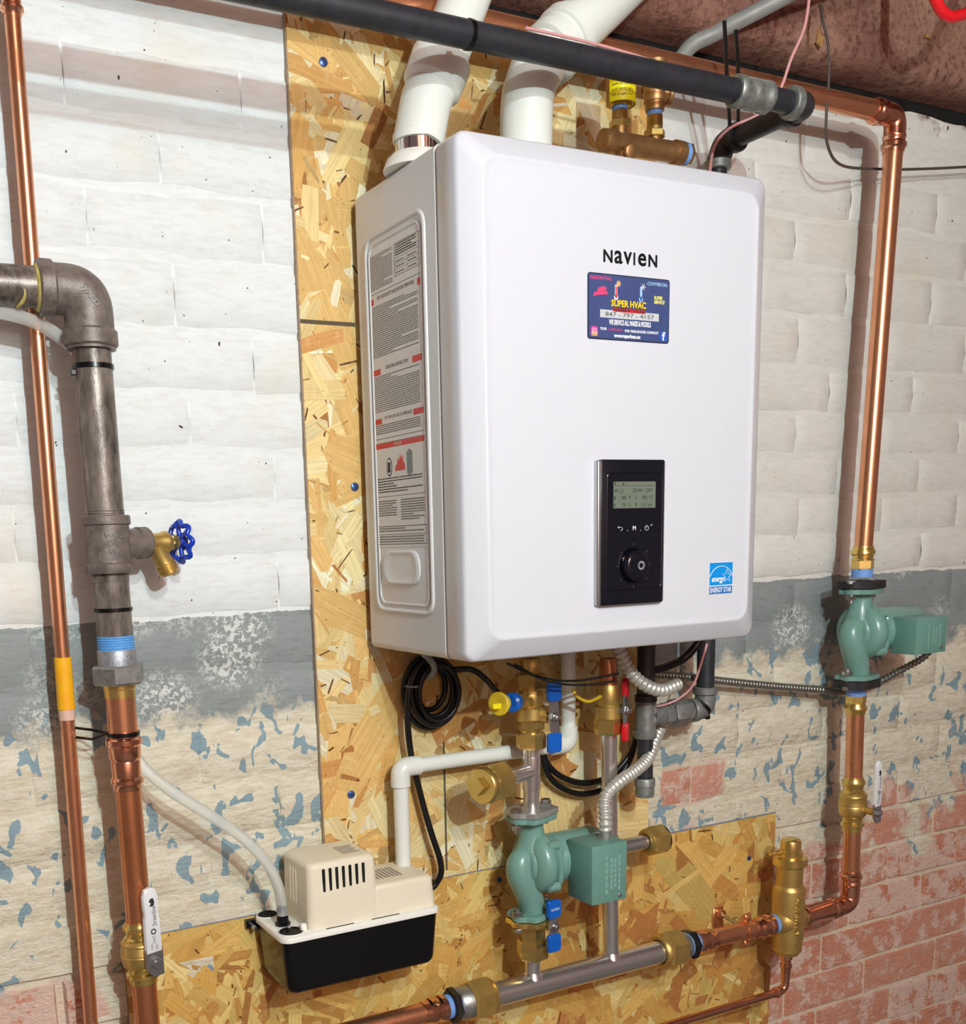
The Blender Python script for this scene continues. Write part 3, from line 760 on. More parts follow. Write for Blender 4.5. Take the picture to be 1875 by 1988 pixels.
# pink two-line wordmark at the left, thermometers, application icons
for a, b, ww, hh in ((.165, .235, .017, .0060), (.150, .300, .026, .0070)):
    k = hh; pts_ = [(-ww / 2, -k * .75), (-ww / 4, -k * .45), (0, -k * .30), (ww / 4, -k * .22), (ww / 2, -k * .15), (ww / 2 - .001, k * .45), (ww / 4, k * .55), (0, k * .5), (-ww / 4, k * .3), (-ww / 2 + .002, k * .05)]
    MB().prism(pts_, front(cu(a), cv(b), CD), RT, UP, -.0002).build('sticker_swash', 'card_pink', card, False)
th = MB().lathe(front(cu(.335), cv(.345), CD - .0003), (0, -1, 0), [(0, .0036), (.0004, .0036)], 18); th.box((cu(.335) - .0020, FY - CD - .0001, cv(.345)), (cu(.335) + .0020, FY - CD, cv(.155)), 0); th.build('thermometer', 'card_white', card, False)
th = MB().box((cu(.335) - .0011, FY - CD - .0003, cv(.36)), (cu(.335) + .0011, FY - CD - .0002, cv(.175))); th.build('thermometer', 'card_red', card, False)
MB().prism([((.0052 if i % 2 else .0026) * cos(i * pi / 8), (.0052 if i % 2 else .0026) * sin(i * pi / 8)) for i in range(16)], front(cu(.365), cv(.135), CD), RT, UP, -.0002).build('sun_mark', 'ig_orange', card, False)
th = MB().lathe(front(cu(.640), cv(.345), CD - .0003), (0, -1, 0), [(0, .0036), (.0004, .0036)], 18); th.box((cu(.640) - .0020, FY - CD - .0001, cv(.345)), (cu(.640) + .0020, FY - CD, cv(.155)), 0); th.build('thermometer', 'card_blue', card, False)
MB().box((cu(.640) - .0014, FY - CD - .0003, cv(.37)), (cu(.640) + .0014, FY - CD - .0002, cv(.30))).build('thermometer', 'fb_blue', card, False)
fk = MB()
for i in range(3):
    a = i * pi / 3; fk.cyl(front(cu(.665) - .0046 * cos(a), cv(.15) - .0046 * sin(a), CD + .0001), front(cu(.665) + .0046 * cos(a), cv(.15) + .0046 * sin(a), CD + .0001), .0005, 5)
fk.build('snow_mark', 'card_white', card, False)['kind'] = 'stuff'
ig = MB().rings([floop(cu(.035), cu(.120), cv(.955), cv(.81), .003, CD - .0002), floop(cu(.035), cu(.120), cv(.955), cv(.81), .003, CD + .0001)]).build('app_icon', 'ig_pink', card, False)
MB().rings([floop(cu(.036), cu(.119), cv(.954), cv(.905), .0025, CD), floop(cu(.036), cu(.119), cv(.954), cv(.905), .0025, CD + .0002)]).build('app_icon_tint', 'ig_orange', ig, False)
lp = floop(cu(.052), cu(.103), cv(.925), cv(.84), .002, CD + .0003); lp += lp[:2]; MB().tube(lp, .0004, 5, False).build('app_icon_outline', 'card_white', ig, False)
lp = [front(cu(.0775) + .0019 * cos(i * pi / 8), cv(.8825) + .0019 * sin(i * pi / 8), CD + .0003) for i in range(18)]; MB().tube(lp, .0004, 5, False).build('app_icon_outline', 'card_white', ig, False)
fb = MB().rings([floop(cu(.885), cu(.970), cv(.965), cv(.815), .003, CD - .0002), floop(cu(.885), cu(.970), cv(.965), cv(.815), .003, CD + .0001)]).build('app_icon', 'fb_blue', card, False)
text('f', front(cu(.928), cv(.895), CD + .0003), RT, UP, .0155, 'card_white', fb, 'app_icon_letter', width=.0062, weight=.0006)
# efficiency label
ex0, ex1, ez0, ez1 = .4362, .4852, .0745, .1240
es = MB().box((ex0, FY - .0006, ez0), (ex1, FY + .0004, ez1)).build('energy_label', 'card_white', boiler, False)
ED = .0007
MB().box((ex0 + .0006, FY - .0008, ez0 + .0140), (ex1 - .0006, FY - .0004, ez1 - .0006)).build('label_field', 'es_blue', es, False)
MB().box((ex0 + .0006, FY - .0008, ez0 + .0006), (ex1 - .0006, FY - .0004, ez0 + .0122)).build('label_field', 'es_dark', es, False)
text('ENERGY STAR', front((ex0 + ex1) / 2, ez0 + .0062, .0010), RT, UP, .0108, 'card_white', es, width=.0445, weight=.0003)
c = ((ex0 + ex1) / 2, ez0 + .0135)
MB().tube([front(c[0] + .0268 * cos(a), c[1] + .0300 * sin(a), .0009) for a in [radians(28) + radians(124) * i / 20 for i in range(21)]], .0007, 5).build('label_arc', 'card_white', es, False)
text('energy', front(ex0 + .0185, ez0 + .0235, .0010), RT, UP, .0125, 'card_white', es, width=.027, weight=.0004, shear=.35)
stp = [front(ex1 - .0122 + (.0098 if i % 2 == 0 else .0042) * cos(pi / 2 + i * pi / 5), ez0 + .0275 + (.0105 if i % 2 == 0 else .0044) * sin(pi / 2 + i * pi / 5), .0010) for i in range(10)]
MB().tube(stp + [stp[0], stp[1]], .0006, 5, False).build('label_star', 'card_white', es, False)

# ================================================================== PIPEWORK HELPERS
def proj(p):
    q = RM.transposed() @ (Vector(p) - CAM)
    return (PCX + FPX * q.x / -q.z, PCY - FPX * q.y / -q.z)
class Axis:
    """straight run between two places; stations are found by picture row (y) or column (x)"""
    def __init__(s, a, b): s.a, s.b = Vector(a), Vector(b); s.d = (s.b - s.a).normalized()
    def st(s, val, c):
        lo, hi = -1.5, 2.5
        f = lambda t: proj(s.a + (s.b - s.a) * t)[c] - val
        for _ in range(60):
            m = (lo + hi) / 2
            if f(lo) * f(m) <= 0: hi = m
            else: lo = m
        return s.a + (s.b - s.a) * ((lo + hi) / 2)
    def y(s, v): return s.st(v, 1)
    def x(s, v): return s.st(v, 0)
def span(mb, a, b, prof, seg=28, rot=0.0):
    """lathe between a and b; profile stations 0..1"""
    a, b = Vector(a), Vector(b); L = (b - a).length
    return mb.lathe(a, b - a, [(h * L, r) for h, r in prof], seg, rot)
def stripes(ax, c, v0, v1, n, r, dr, name, m, parent):
    mb = MB(); a = ax.st(v0, c); b = ax.st(v1, c); prof = []
    for i in range(n): prof += [(i / n, r), ((i + .45) / n, r + dr), ((i + .55) / n, r + dr), ((i + 1) / n, r)]
    span(mb, a, b, prof); return mb.build(name, m, parent)
def torus_ring(c, axis, R, r, seg=28, flat=1.0):
    u, v, a = frame(axis); c = Vector(c)
    pts = [c + (u * cos(2 * pi * i / seg) + v * sin(2 * pi * i / seg)) * R for i in range(seg + 2)]
    return MB().tube(pts, r, 8, False)
def band(c, axis, R, wd, t=.0012):
    a = Vector(axis).normalized(); c = Vector(c) - a * wd / 2
    return MB().lathe(c, a, [(0, R - .0005), (0, R + t), (wd, R + t), (wd, R - .0005)], 30)
def cable_tie(label, c, axis, R, wd=.0045, head=(1, 0, 0), group=None):
    o = band(c, axis, R, wd).build('cable_tie', 'black_plastic', None)
    tag(o, label, 'cable tie', group)
    h = Vector(head).normalized(); cc = Vector(c) + h * (R + .002)
    MB().box(cc - V(.004, .004, .0035), cc + V(.004, .004, .0035), .0008, 1).build('tie_head', 'black_plastic', o)
    return o

# ================================================================== LEFT SIDE
# ---- slim copper riser
ax = Axis(P(22, 0, -.046), P(162, 1800, -.046))
t = thing('copper_pipe', 'slim copper riser at far left with orange tape band', 'pipe', ax.y(1700))
rs = .0104
MB().cyl(ax.y(-120), ax.y(2350), rs, 24).build('tube', 'copper', t)
cp = MB(); span(cp, ax.y(-10), ax.y(30), [(0, rs), (0, rs * 1.15), (.5, rs * 1.16), (.6, rs * 1.4), (.78, rs * 1.42), (.9, rs * 1.16), (1, rs * 1.1), (1, rs)]); cp.build('coupling', 'copper_bright', t)
cp = MB(); span(cp, ax.y(560), ax.y(640), [(0, rs), (0, rs * 1.12), (.9, rs * 1.14), (1, rs * 1.05), (1, rs)]); cp.build('coupling', 'copper_bright', t)
cp = MB(); span(cp, ax.y(1276), ax.y(1377), [(0, rs), (0, rs * 1.16), (1, rs * 1.2), (1, rs)]); cp.build('tape_band', 'orange_tape', t)
cp = MB(); span(cp, ax.y(1375), ax.y(1397), [(0, rs), (0, rs * 1.13), (1, rs * 1.1), (1, rs)]); cp.build('tape_band', 'pale_tape', t)

# ---- heavy iron drop with elbow and tee
YI = -.086; ri = .0262
ax = Axis(P(176.5, 665, YI), P(283, 1950, YI)); AXI = ax
zh = P(0, 553, YI).z; corner = ax.a + ax.d * ((zh - ax.a.z) / ax.d.z)
t = thing('iron_pipe', 'thick dark iron pipe with elbow and tee at the left', 'pipe', ax.y(1230))
hz = Axis(V(corner.x - .6, YI, zh), V(corner.x, YI, zh))
MB().cyl(V(corner.x - .75, YI, zh), V(corner.x - .045, YI, zh), ri, 32).build('horizontal_pipe', 'iron', t)
eb = MB(); path = bend([V(corner.x - .055, YI, zh), corner, corner + ax.d * .075], .062, 14)
eb.tube(path, .0325, 32); elbow = eb.build('elbow', 'iron_cast', t)
cl = MB(); cl.lathe(V(corner.x - .064, YI, zh), (1, 0, 0), [(0, ri), (0, .0345), (.002, .0362), (.018, .0362), (.021, .033)], 32); cl.build('collar', 'iron_cast', elbow)
cl = MB(); cl.lathe(corner + ax.d * .049, ax.d, [(0, .033), (.003, .0362), (.020, .0362), (.022, .0345), (.022, ri)], 32); cl.build('collar', 'iron_cast', elbow)
text('WARD', corner + V(-.004, -.0335, -.0110), V(.62, 0, -.78), V(.78, 0, .62), .0105, 'grey_iron', elbow, 'cast_lettering', extrude=.0006)
dp = MB(); dp.lathe(V(corner.x - .068, YI, zh), (1, 0, 0), [(0, ri), (.001, ri + .0022), (.004, ri + .004), (.0055, ri)], 30); dp.build('thread_dope', 'dope_yellow', t)
for k, (off, a0, a1) in enumerate(((-.100, 2.6, 4.6), (-.088, .3, 1.9))):
    u, v, a = frame((1, 0, 0)); MB().tube([V(corner.x + off + .004 * sin(q * 3), YI, zh) + (u * cos(q) + v * sin(q)) * (ri + .0003) for q in [a0 + (a1 - a0) * i / 14 for i in range(15)]], [.0010 + .0018 * sin(pi * i / 14) for i in range(15)], 6).build('thread_dope', 'dope_yellow', t)
MB().cyl(ax.y(645), ax.y(1012), ri * .985, 32).build('pipe_length', 'iron', t)
stripes(ax, 1, 654, 678, 5, ri * .99, .0011, 'pipe_thread', 'dope_yellow', t)
stripes(ax, 1, 989, 1004, 3, ri * .985, .0008, 'pipe_thread', 'iron', t)
tb = MB(); span(tb, ax.y(1001), ax.y(1113), [(0, ri), (0, .0325), (.02, .0338), (.15, .0338), (.17, .0312), (.82, .0312), (.84, .0338), (.97, .0338), (1, .0325), (1, ri)], 32)
tee = tb.build('tee', 'iron_cast', t)
bc = ax.y(1056)
DT = V(.94, .30, 0).normalized()
MB().lathe(bc, DT, [(.02, .021), (.045, .0205), (.047, .0225), (.062, .0225), (.064, .021), (.064, .012)], 28).build('tee_branch', 'iron_cast', tee)
for s_, dx, dz in (('WARD', .003, .011), ('1C', .004, .001), ('USA', .002, -.010)): text(s_, bc + V(dx, -.0316, dz), V(1, .12, 0), UP, .0085, 'grey_iron', tee, 'cast_lettering', extrude=.0005)
MB().cyl(ax.y(1108), ax.y(1242), ri * .96, 32).build('nipple', 'iron', t)
stripes(ax, 1, 1114, 1130, 4, ri * .96, .0009, 'pipe_thread', 'iron', t)
stripes(ax, 1, 1234, 1263, 6, ri * .96, .0012, 'thread_tape', 'blue_tape_deep', t)
un = MB(); span(un, ax.y(1260), ax.y(1292), [(0, .023), (0, .0262), (.06, .0272), (.95, .0272), (1, .026)], 32); un.build('knurled_collar', 'zinc_rough', t)
un = MB(); a_, b_ = ax.y(1290), ax.y(1327); un.hex(a_, b_ - a_, .0385, (b_ - a_).length, .35); un.build('union_nut', 'zinc', t, True, 25)
un = MB(); span(un, ax.y(1325), ax.y(1353), [(0, .022), (0, .0235), (.4, .0232), (.45, .0222), (1, .0222), (1, .02)]); un.build('union_tail', 'brass', t)
# ---- copper below the union
t = thing('copper_pipe', 'wide copper drop below the iron pipe with pressed coupling', 'pipe', ax.y(1700))
rc = .0186
MB().cyl(ax.y(1348), ax.y(1425), .0212, 32).build('adapter', 'copper', t)
MB().cyl(ax.y(1500), ax.y(1800), rc, 32).build('tube', 'copper_dull', t)
cp = MB(); span(cp, ax.y(1418), ax.y(1532), [(0, .0212), (0, .0222), (.10, .0226), (.14, .0262), (.22, .0262), (.26, .0232), (.44, .0232), (.50, .0205), (.52, .0212), (.78, .0208), (.82, .0236), (.88, .0236), (.92, .0208), (1, .0206), (1, rc)], 32); cp.build('reducing_coupling', 'copper_bright', t)
MB().cyl(ax.y(1895), ax.y(2350), rc, 32).build('tube', 'copper_dull', t)
def ball_valve(label, ax, y0, y1, r, lever_h, off, face, lw=1.45, mat_body='brass_cast', ends='brass'):
    """pressed brass ball valve with a long white lever; face = direction of the stem"""
    t = thing('ball_valve', label, 'valve', ax.y(y1))
    f = Vector(face).normalized(); L = (ax.y(y1) - ax.y(y0)).length
    a0, a1 = ax.y(y0), ax.y(y1); d = (a1 - a0).normalized()
    e = MB(); e.lathe(a0, d, [(0, r), (0, r * 1.12), (.04 * L, r * 1.14), (.08 * L, r * 1.32), (.13 * L, r * 1.32), (.17 * L, r * 1.14), (.24 * L, r * 1.12), (.27 * L, r * 1.3), (.30 * L, r * 1.3)], 30); e.build('press_end', ends, t)
    e = MB(); e.lathe(a0, d, [(.29 * L, r * 1.3), (.31 * L, r * 1.5), (.345 * L, r * 1.6), (.37 * L, r * 1.52), (.49 * L, r * 1.66), (.51 * L, r * 1.58), (.53 * L, r * 1.66), (.65 * L, r * 1.58), (.70 * L, r * 1.5), (.73 * L, r * 1.3)], 30); e.build('body', mat_body, t)
    e = MB(); e.lathe(a0, d, [(.72 * L, r * 1.25), (.75 * L, r * 1.14), (.82 * L, r * 1.14), (.84 * L, r * 1.36), (.90 * L, r * 1.36), (.92 * L, r * 1.14), (L, r * 1.12), (L, r)], 30); e.build('press_end', ends, t)
    c = a0 + d * L * .58
    s_ = MB(); s_.lathe(c + f * r * .9, f, [(0, r * .85), (r * .55, r * .75), (r * .6, r * .42), (off * .72 - r * .9, r * .42)], 20); s_.build('stem', mat_body, t)
    up = -d; side = f.cross(up).normalized()
    pl = c + f * (off * .72)
    pm = MB(); pm.prism([(-r * .8, -r * 1.25), (r * .2, -r * 1.25), (r * .75, -r * .5), (r * .80, r * 1.1), (-r * .80, r * 1.1)], pl, side, up, -.003 if side.cross(up).dot(f) < 0 else .003); pm.build('lever_plate', 'silver', t)
    nt = MB(); nt.hex(pl + f * .002, f, r * .46, .008, .3); nt.lathe(pl + f * .008, f, [(0, r * .25), (.004, r * .22)], 12); nt.build('stem_nut', 'silver', t, True, 25)
    wl = r * lw
    lv = MB(); o = pl + up * r * .8 + f * .001
    prof = [(-wl * .95, 0), (wl * .95, 0), (wl * .92, lever_h * .52), (wl * .78, lever_h * .60), (wl * .9, lever_h * .70), (wl * .9, lever_h * .88), (wl * .62, lever_h * .97), (0, lever_h), (-wl * .62, lever_h * .97), (-wl * .9, lever_h * .88), (-wl * .9, lever_h * .70), (-wl * .78, lever_h * .60), (-wl * .92, lever_h * .52)]
    A = [o + side * a * .5 * 1.0 + up * b for a, b in prof]
    R = [[q + f * -.004 for q in A], [q + f * .004 for q in A]]
    cen = sum(A, Vector((0, 0, 0))) / len(A)
    R = [[cen + (q - cen) * .93 - f * .0045 for q in A], [q - f * .0030 for q in A], [q + f * .0030 for q in A], [cen + (q - cen) * .93 + f * .0045 for q in A]]
    lever = lv.rings(R).build('lever', 'white_lever', t)
    return t, lever, o, side, up, f
t, lever, o, side, up, f = ball_valve('brass ball valve with white printed lever on the left copper drop', AXI, 1786, 1905, rc, .100, .046, (.32, -1, 0))
def lever_print(lever, o, side, up, f, k, dirn):
    b = o + f * .0048; rd = up; ud = side
    text('Streamline', b + up * .056 * k - side * dirn * .003 * k, rd, ud, .0105 * k, 'ink', lever, 'lever_print', width=.030 * k, shear=.2)
    MB().prism([(-.0035 * k, -.006 * k), (.0035 * k, -.006 * k), (.001 * k, -.001 * k), (.0045 * k, .002 * k), (.001 * k, .006 * k), (-.003 * k, .006 * k), (-.005 * k, 0)], b + up * .078 * k, side, up, .0003 * (1 if side.cross(up).dot(f) > 0 else -1)).build('lever_print', 'ink', lever, False)
    torus_ring(b + up * .033 * k, f, .0036 * k, .0009 * k, 16).build('lever_print', 'ink', lever, False)
    text('ON', b + up * .008 * k - side * .004 * k, rd, ud, .0048 * k, 'ink', lever, 'lever_print'); text('OFF', b + up * .010 * k + side * .004 * k, rd, ud, .0048 * k, 'ink', lever, 'lever_print')
    for dx in (-.0022, .0022): MB().tube([b + side * dx * k + up * .014 * k, b + side * dx * .3 * k + up * .020 * k, b + side * dx * k + up * .027 * k], .0003 * k, 5).build('lever_print', 'ink', lever, False)
lever_print(lever, o, side, up, f, 1.0, 1)

# ---- hose bib with blue wheel
c = AXI.y(1056); tap_o = c + DT * .060
t = thing('hose_bib', 'brass hose tap with blue handwheel on the iron tee', 'tap', tap_o)
b0 = tap_o - DT * .004
MB().lathe(b0, DT, [(0, .0125), (.003, .0135), (.006, .0128), (.030, .0138), (.036, .0160), (.040, .0160), (.044, .013), (.048, .010), (.048, .006)], 26).build('body', 'brass_cast', t)
sp0 = tap_o + DT * .018 + V(0, 0, -.006); sd = (DT * .46 + V(0, 0, -.88)).normalized()
s_ = MB(); s_.lathe(sp0, sd, [(0, .0125), (.018, .0120), (.026, .0135)] + [q for i in range(4) for q in ((.027 + i * .004, .0150), (.0285 + i * .004, .0152), (.030 + i * .004, .0138))] + [(.043, .0138), (.0435, .011), (.036, .010)], 26); s_.build('spout', 'brass_cast', t)
n_ = MB(); n_.hex(tap_o + DT * .042, DT, .0118, .0125, .2); n_.lathe(tap_o + DT * .053, DT, [(0, .006), (.008, .0055)], 14); n_.build('packing_nut', 'brass', t, True, 25)
wc = tap_o + DT * .060; wa = DT
wh = MB(); u, v, a = frame(wa); n = 8; N = 64
ringp = [wc + a * (.002 * cos(8 * 2 * pi * i / N)) + (u * cos(2 * pi * i / N) + v * sin(2 * pi * i / N)) * (.0272 + .0026 * cos(8 * 2 * pi * i / N)) for i in range(N + 2)]
wheel = wh.tube(ringp, .0038, 10, False).build('handwheel', 'blue_wheel', t)
MB().lathe(wc - a * .004, a, [(0, .009), (.003, .011), (.006, .0135), (.009, .0135), (.012, .009), (.014, .004), (.014, 0)], 24).build('wheel_hub', 'blue_wheel', wheel)
for i in range(6):
    q = 2 * pi * i / 6 + .4; MB().cyl(wc + (u * cos(q) + v * sin(q)) * .010, wc + (u * cos(q) + v * sin(q)) * .0265, .0036, 10).build('wheel_spoke', 'blue_wheel', wheel)

cable_tie('black cable tie near the top of the thick iron pipe', AXI.y(713), AXI.d, ri + .0005, .0062, (-1, -.1, -.3))
cable_tie('black cable tie around the iron nipple above the blue thread tape', AXI.y(1183), AXI.d, ri, .0050, (.5, .9, 0))
o = band(AXI.y(1424), AXI.d, .0225, .006).build('cable_tie', 'black_plastic', None); tag(o, 'black cable tie tail around the copper coupling reaching behind slim riser', 'cable tie')
for py in (1417, 1435):
    MB().tube([AXI.y(1424) + V(-.022, .006, .002), P(178, py, YI + .03), P(146, py - 4, YI + .045)], .0020, 6).build('tie_tail', 'black_plastic', o)

# ---- clear drain tube looping behind the iron pipe
tube_top = PZ(549, 1795, -.4285)
pts = [P(-60, 596, -.080), P(0, 606, -.078), P(60, 622, -.072), P(110, 650, -.060), P(155, 692, -.050), P(192, 790, -.046), P(205, 1000, -.044), P(218, 1250, -.046), P(240, 1420, -.052), P(272, 1482, -.066), P(330, 1534, -.082), P(400, 1578, -.086), P(468, 1624, -.088), P(515, 1672, -.088), P(540, 1722, -.086), V(tube_top.x, tube_top.y, tube_top.z + .030), V(tube_top.x, tube_top.y, tube_top.z + .016)]
pth = spline(pts, 8)
tt = MB().tube(pth, .0088, 16, False).build('drain_tube', 'clear_tubing', None)
tag(tt, 'clear flexible drain tube curving down to the condensate pump', 'tube')

# ================================================================== CONDENSATE PUMP
tx0, tx1, tz0, tz1, ty0, ty1 = -.2270, .0545, -.5290, -.4365, -.0035, -.1395
t = thing('condensate_pump', 'cream condensate pump on a black tank fixed to the low board', 'pump', ((tx0 + tx1) / 2, -.07, tz0))
def rr_xy(x0, x1, y0, y1, z, r, n=5): return [V((x0 + x1) / 2 + a, (y0 + y1) / 2 + b, z) for a, b in rrect(abs(x1 - x0), abs(y1 - y0), r, n)]
def inset_xy(k, z, r): return rr_xy(tx0 + k, tx1 - k, ty1 + k, ty0 - k, z, r)
mb = MB(); mb.rings([inset_xy(.018, tz0, .010), inset_xy(.0125, tz0 + .002, .012), inset_xy(.009, tz0 + .007, .013), inset_xy(.0075, tz0 + .014, .014), inset_xy(.0015, tz1, .016)]); mb.build('tank', 'tank_black', t, True, 50)
mb = MB(); mb.rings([inset_xy(.0005, tz1 - .002, .016), inset_xy(-.0012, tz1 - .001, .017), inset_xy(-.0012, tz1 + .006, .017), inset_xy(.0005, tz1 + .008, .016)]); lid = mb.build('lid', 'white_rim', t, True, 50)
zt = tz1 + .0078
hx0 = P(600, 1800, -.126).x; hx1 = P(737, 1735, -.126).x; hx2 = P(846, 1700, -.126).x
ztall = P(600, 1680, -.124).z; zlow = P(800, 1706, -.124).z
def loft_box(x0, x1, y0, y1, z0, z1, taper, r, top_r=.008):
    k = taper; R = [rr_xy(x0, x1, y0, y1, z0, r)]
    R.append(rr_xy(x0 + k, x1 - k, y0 + k, y1 - k, z1 - top_r, r))
    for i in range(1, 5):
        a = pi / 2 * i / 4; R.append(rr_xy(x0 + k + top_r * (1 - cos(a)), x1 - k - top_r * (1 - cos(a)), y0 + k + top_r * (1 - cos(a)), y1 - k - top_r * (1 - cos(a)), z1 - top_r + top_r * sin(a), r))
    return MB().rings(R)
house = loft_box(hx0, hx1, -.128, -.012, zt - .001, ztall, .003, .012, .010).build('motor_cover', 'cream_plastic', t, True, 50)
loft_box(hx1 - .02, hx2, -.128, -.012, zt - .001, zlow, .003, .012, .008).build('switch_cover', 'cream_plastic', t, True, 50)
for i in range(7):
    xa = P(629 + 12.9 * i, 1710, -.1262).x; zb, za = P(629 + 12.9 * i, 1733 - 3.6 * i * .9, -.126).z, P(626 + 13 * i, 1688 - 2.2 * i, -.126).z
    MB().box((xa - .0026, -.1268, zb), (xa + .0026, -.1200, za), .0012, 1, ).build('vent_slot', 'dark_gap', house)
for i in range(3):
    yy = -.050 - .012 * i; xx = hx0 + .0015
    MB().tube([V(xx, yy, ztall - .075), V(xx + .0012, yy, ztall - .022), V(xx + .004, yy, ztall - .007), V(xx + .012, yy, ztall - .0005)], .0012, 8).build('rib', 'cream_plastic', house)
for a, b in ((636, 690), (725, 778)):
    c0 = P(a, 1800 - (a - 636) * .23, ty1 + .0012); c1 = P(b, 1800 - (b - 636) * .23, ty1 + .0012)
    MB().box((c0.x, -.1335, zt - .0005), (c1.x, -.1310, zt + .0008)).build('lid_slot', 'dark_gap', lid, False)
tp = MB()
for i in range(5): tp.box((hx1 - .050 + .0 * i, -.060 - .009 * i, ztall - .0002), (hx1 - .018 - .004 * (i % 2), -.055 - .009 * i, ztall + .0003))
tp.build('rating_print', 'label_grey', house, False)['kind'] = 'stuff'
tp = MB()
for i in range(8): tp.box((hx1 + .006 + .007 * i, -.095, zlow - .0002), (hx1 + .010 + .007 * i, -.045, zlow + .0003))
tp.build('rating_print', 'label_grey', house, False)['kind'] = 'stuff'
bt = V(tube_top.x, tube_top.y, zt)
barb = MB().lathe(bt, (0, 0, 1), [(0, .0125), (.004, .0125), (.005, .010), (.014, .0095), (.016, .0070), (.0165, .0085), (.021, .0066), (.0215, .0080), (.026, .0062), (.0265, .0076), (.032, .0055), (.033, .003)], 22).build('outlet_barb', 'black_plastic', t)
for px, py, m, r in ((520, 1776, 'dark_gap', .017), (565, 1809, 'black_plastic', .0195)):  # the first disc paints the dark of an open inlet hole
    c = PZ(px, py, zt)
    MB().lathe(c, (0, 0, 1), [(-.004, r), (.0010, r), (.0022, r * .95), (.0022, r * .84), (.0008, r * .80), (.0008, 0)], 26).build('inlet_disc', m, lid)
    torus_ring(c + V(0, 0, .0006), (0, 0, 1), r * 1.06, .0012, 26).build('inlet_rim', 'white_rim', lid)
MB().box((hx0 - .012, -.122, zt - .001), (hx0 - .001, -.112, zt + .012), .003, 2).build('latch', 'white_rim', lid)
ea = MB(); ea.prism([(-.022, 0), (.002, 0), (.002, -.016), (-.010, -.016), (-.022, -.012)], V(tx0 + .006, -.012, tz1 + .002), RT, UP, -.010); ea.build('mounting_ear', 'black_plastic', t)
MB().lathe(V(tx0 - .006, -.0122, tz1 - .008), (0, -1, 0), [(-.004, .004), (.0135, .004), (.015, .0035), (.0155, 0)], 14).build('mounting_screw', 'screw_steel', t)
MB().box((tx0 + .055, -.004, tz0 - .032), (tx0 + .105, -.0005, tz0 + .02), .001, 1).build('hanging_plate', 'bracket_black', t)

# ================================================================== CEILING-LEVEL PIPES
# ---- black gas line: along the ceiling, back to the wall, down behind the boiler, across to the tee and drip leg
YG = -.27; rg = .0175
zg = P(600, 2, YG).z; gx = P(1562, 212, YG).x
t = thing('gas_pipe', 'long black gas pipe crossing in front of the white vent pipes', 'pipe', V(gx, YG, zg))
ax = Axis(V(-.6, YG, zg), V(gx, YG, zg)); AXG = ax
MB().cyl(V(-.95, YG, zg), ax.x(1440), rg, 28).build('main_length', 'black_pipe', t)
cp = MB(); span(cp, ax.x(1424), ax.x(1490), [(0, rg), (0, .0215), (.04, .0235), (.16, .0235), (.2, .0215), (.42, .0215), (.45, .0225), (.55, .0225), (.58, .0215), (.8, .0215), (.84, .0235), (.96, .0235), (1, .0215), (1, rg)], 28)
cpl = cp.build('coupling', 'galv', t)
for an in (1.6, 3.6, 5.4):
    u, v, a = frame(ax.d); MB().cyl(ax.x(1434) + (u * cos(an) + v * sin(an)) * .0212, ax.x(1480) + (u * cos(an) + v * sin(an)) * .0212, .0022, 8).build('coupling_lug', 'galv', cpl)
u, v, a = frame(ax.d); MB().tube([ax.x(1420 - 9 * abs(q - 4.3) / 1.2) + (u * cos(q) + v * sin(q)) * (rg + .0002) for q in [3.2 + 2.0 * i / 12 for i in range(13)]], [.0006 + .0026 * sin(pi * i / 12) for i in range(13)], 6).build('yellow_mark', 'yellow_tag', t)
MB().cyl(ax.x(1486), ax.x(1550), rg * .97, 28).build('nipple', 'black_pipe', t)
gc = V(gx, YG, zg); YD = -.092; xd = P(1370, 1290, YD).x
leg_end = V(gx, YD, zg)
el = MB(); el.tube(bend([gc + V(-.030, 0, 0), gc, gc + V(0, .032, 0)], .020, 10), .0205, 24); e1 = el.build('elbow', 'black_fitting', t)
MB().lathe(gc + V(-.036, 0, 0), (1, 0, 0), [(0, rg), (0, .022), (.002, .0242), (.014, .0242), (.016, .021)], 28).build('collar', 'galv', e1)
MB().lathe(gc + V(0, .020, 0), (0, 1, 0), [(0, .0205), (.002, .0235), (.013, .0235), (.015, .022), (.015, rg)], 28).build('collar', 'black_fitting', e1)
MB().cyl(gc + V(0, .03, 0), V(gx, YD - .025, zg), rg * .95, 28).build('return_length', 'black_pipe', t)
el = MB(); el.tube(bend([leg_end + V(0, -.032, 0), leg_end, V(xd, YD, zg - .036)], .022, 10), .0205, 24); e2 = el.build('elbow', 'black_fitting', t)
MB().lathe(leg_end + V(0, -.036, 0), (0, 1, 0), [(0, rg), (0, .022), (.002, .0238), (.012, .0238), (.015, .0205)], 28).build('collar', 'black_fitting', e2)
MB().lathe(V(xd, YD, zg - .030), (0, 0, -1), [(0, .0205), (.002, .0238), (.014, .0238), (.016, .0215), (.016, rg)], 28).build('collar', 'galv', e2)
axd = Axis(V(xd, YD, zg - .03), V(xd, YD, -.1))
MB().cyl(V(xd, YD, zg - .035), axd.y(1345), .0166, 28).build('drop_length', 'black_pipe', t)
zt_ = P(1253, 1392, YD).z; xt = P(1253, 1392, YD).x; low = V(xd, YD, axd.y(1376).z); z2 = low.z
el = MB(); el.tube(bend([axd.y(1342), low, low + V(-.034, 0, -.001)], .020, 10), .0195, 24); e3 = el.build('elbow', 'grey_iron', t)
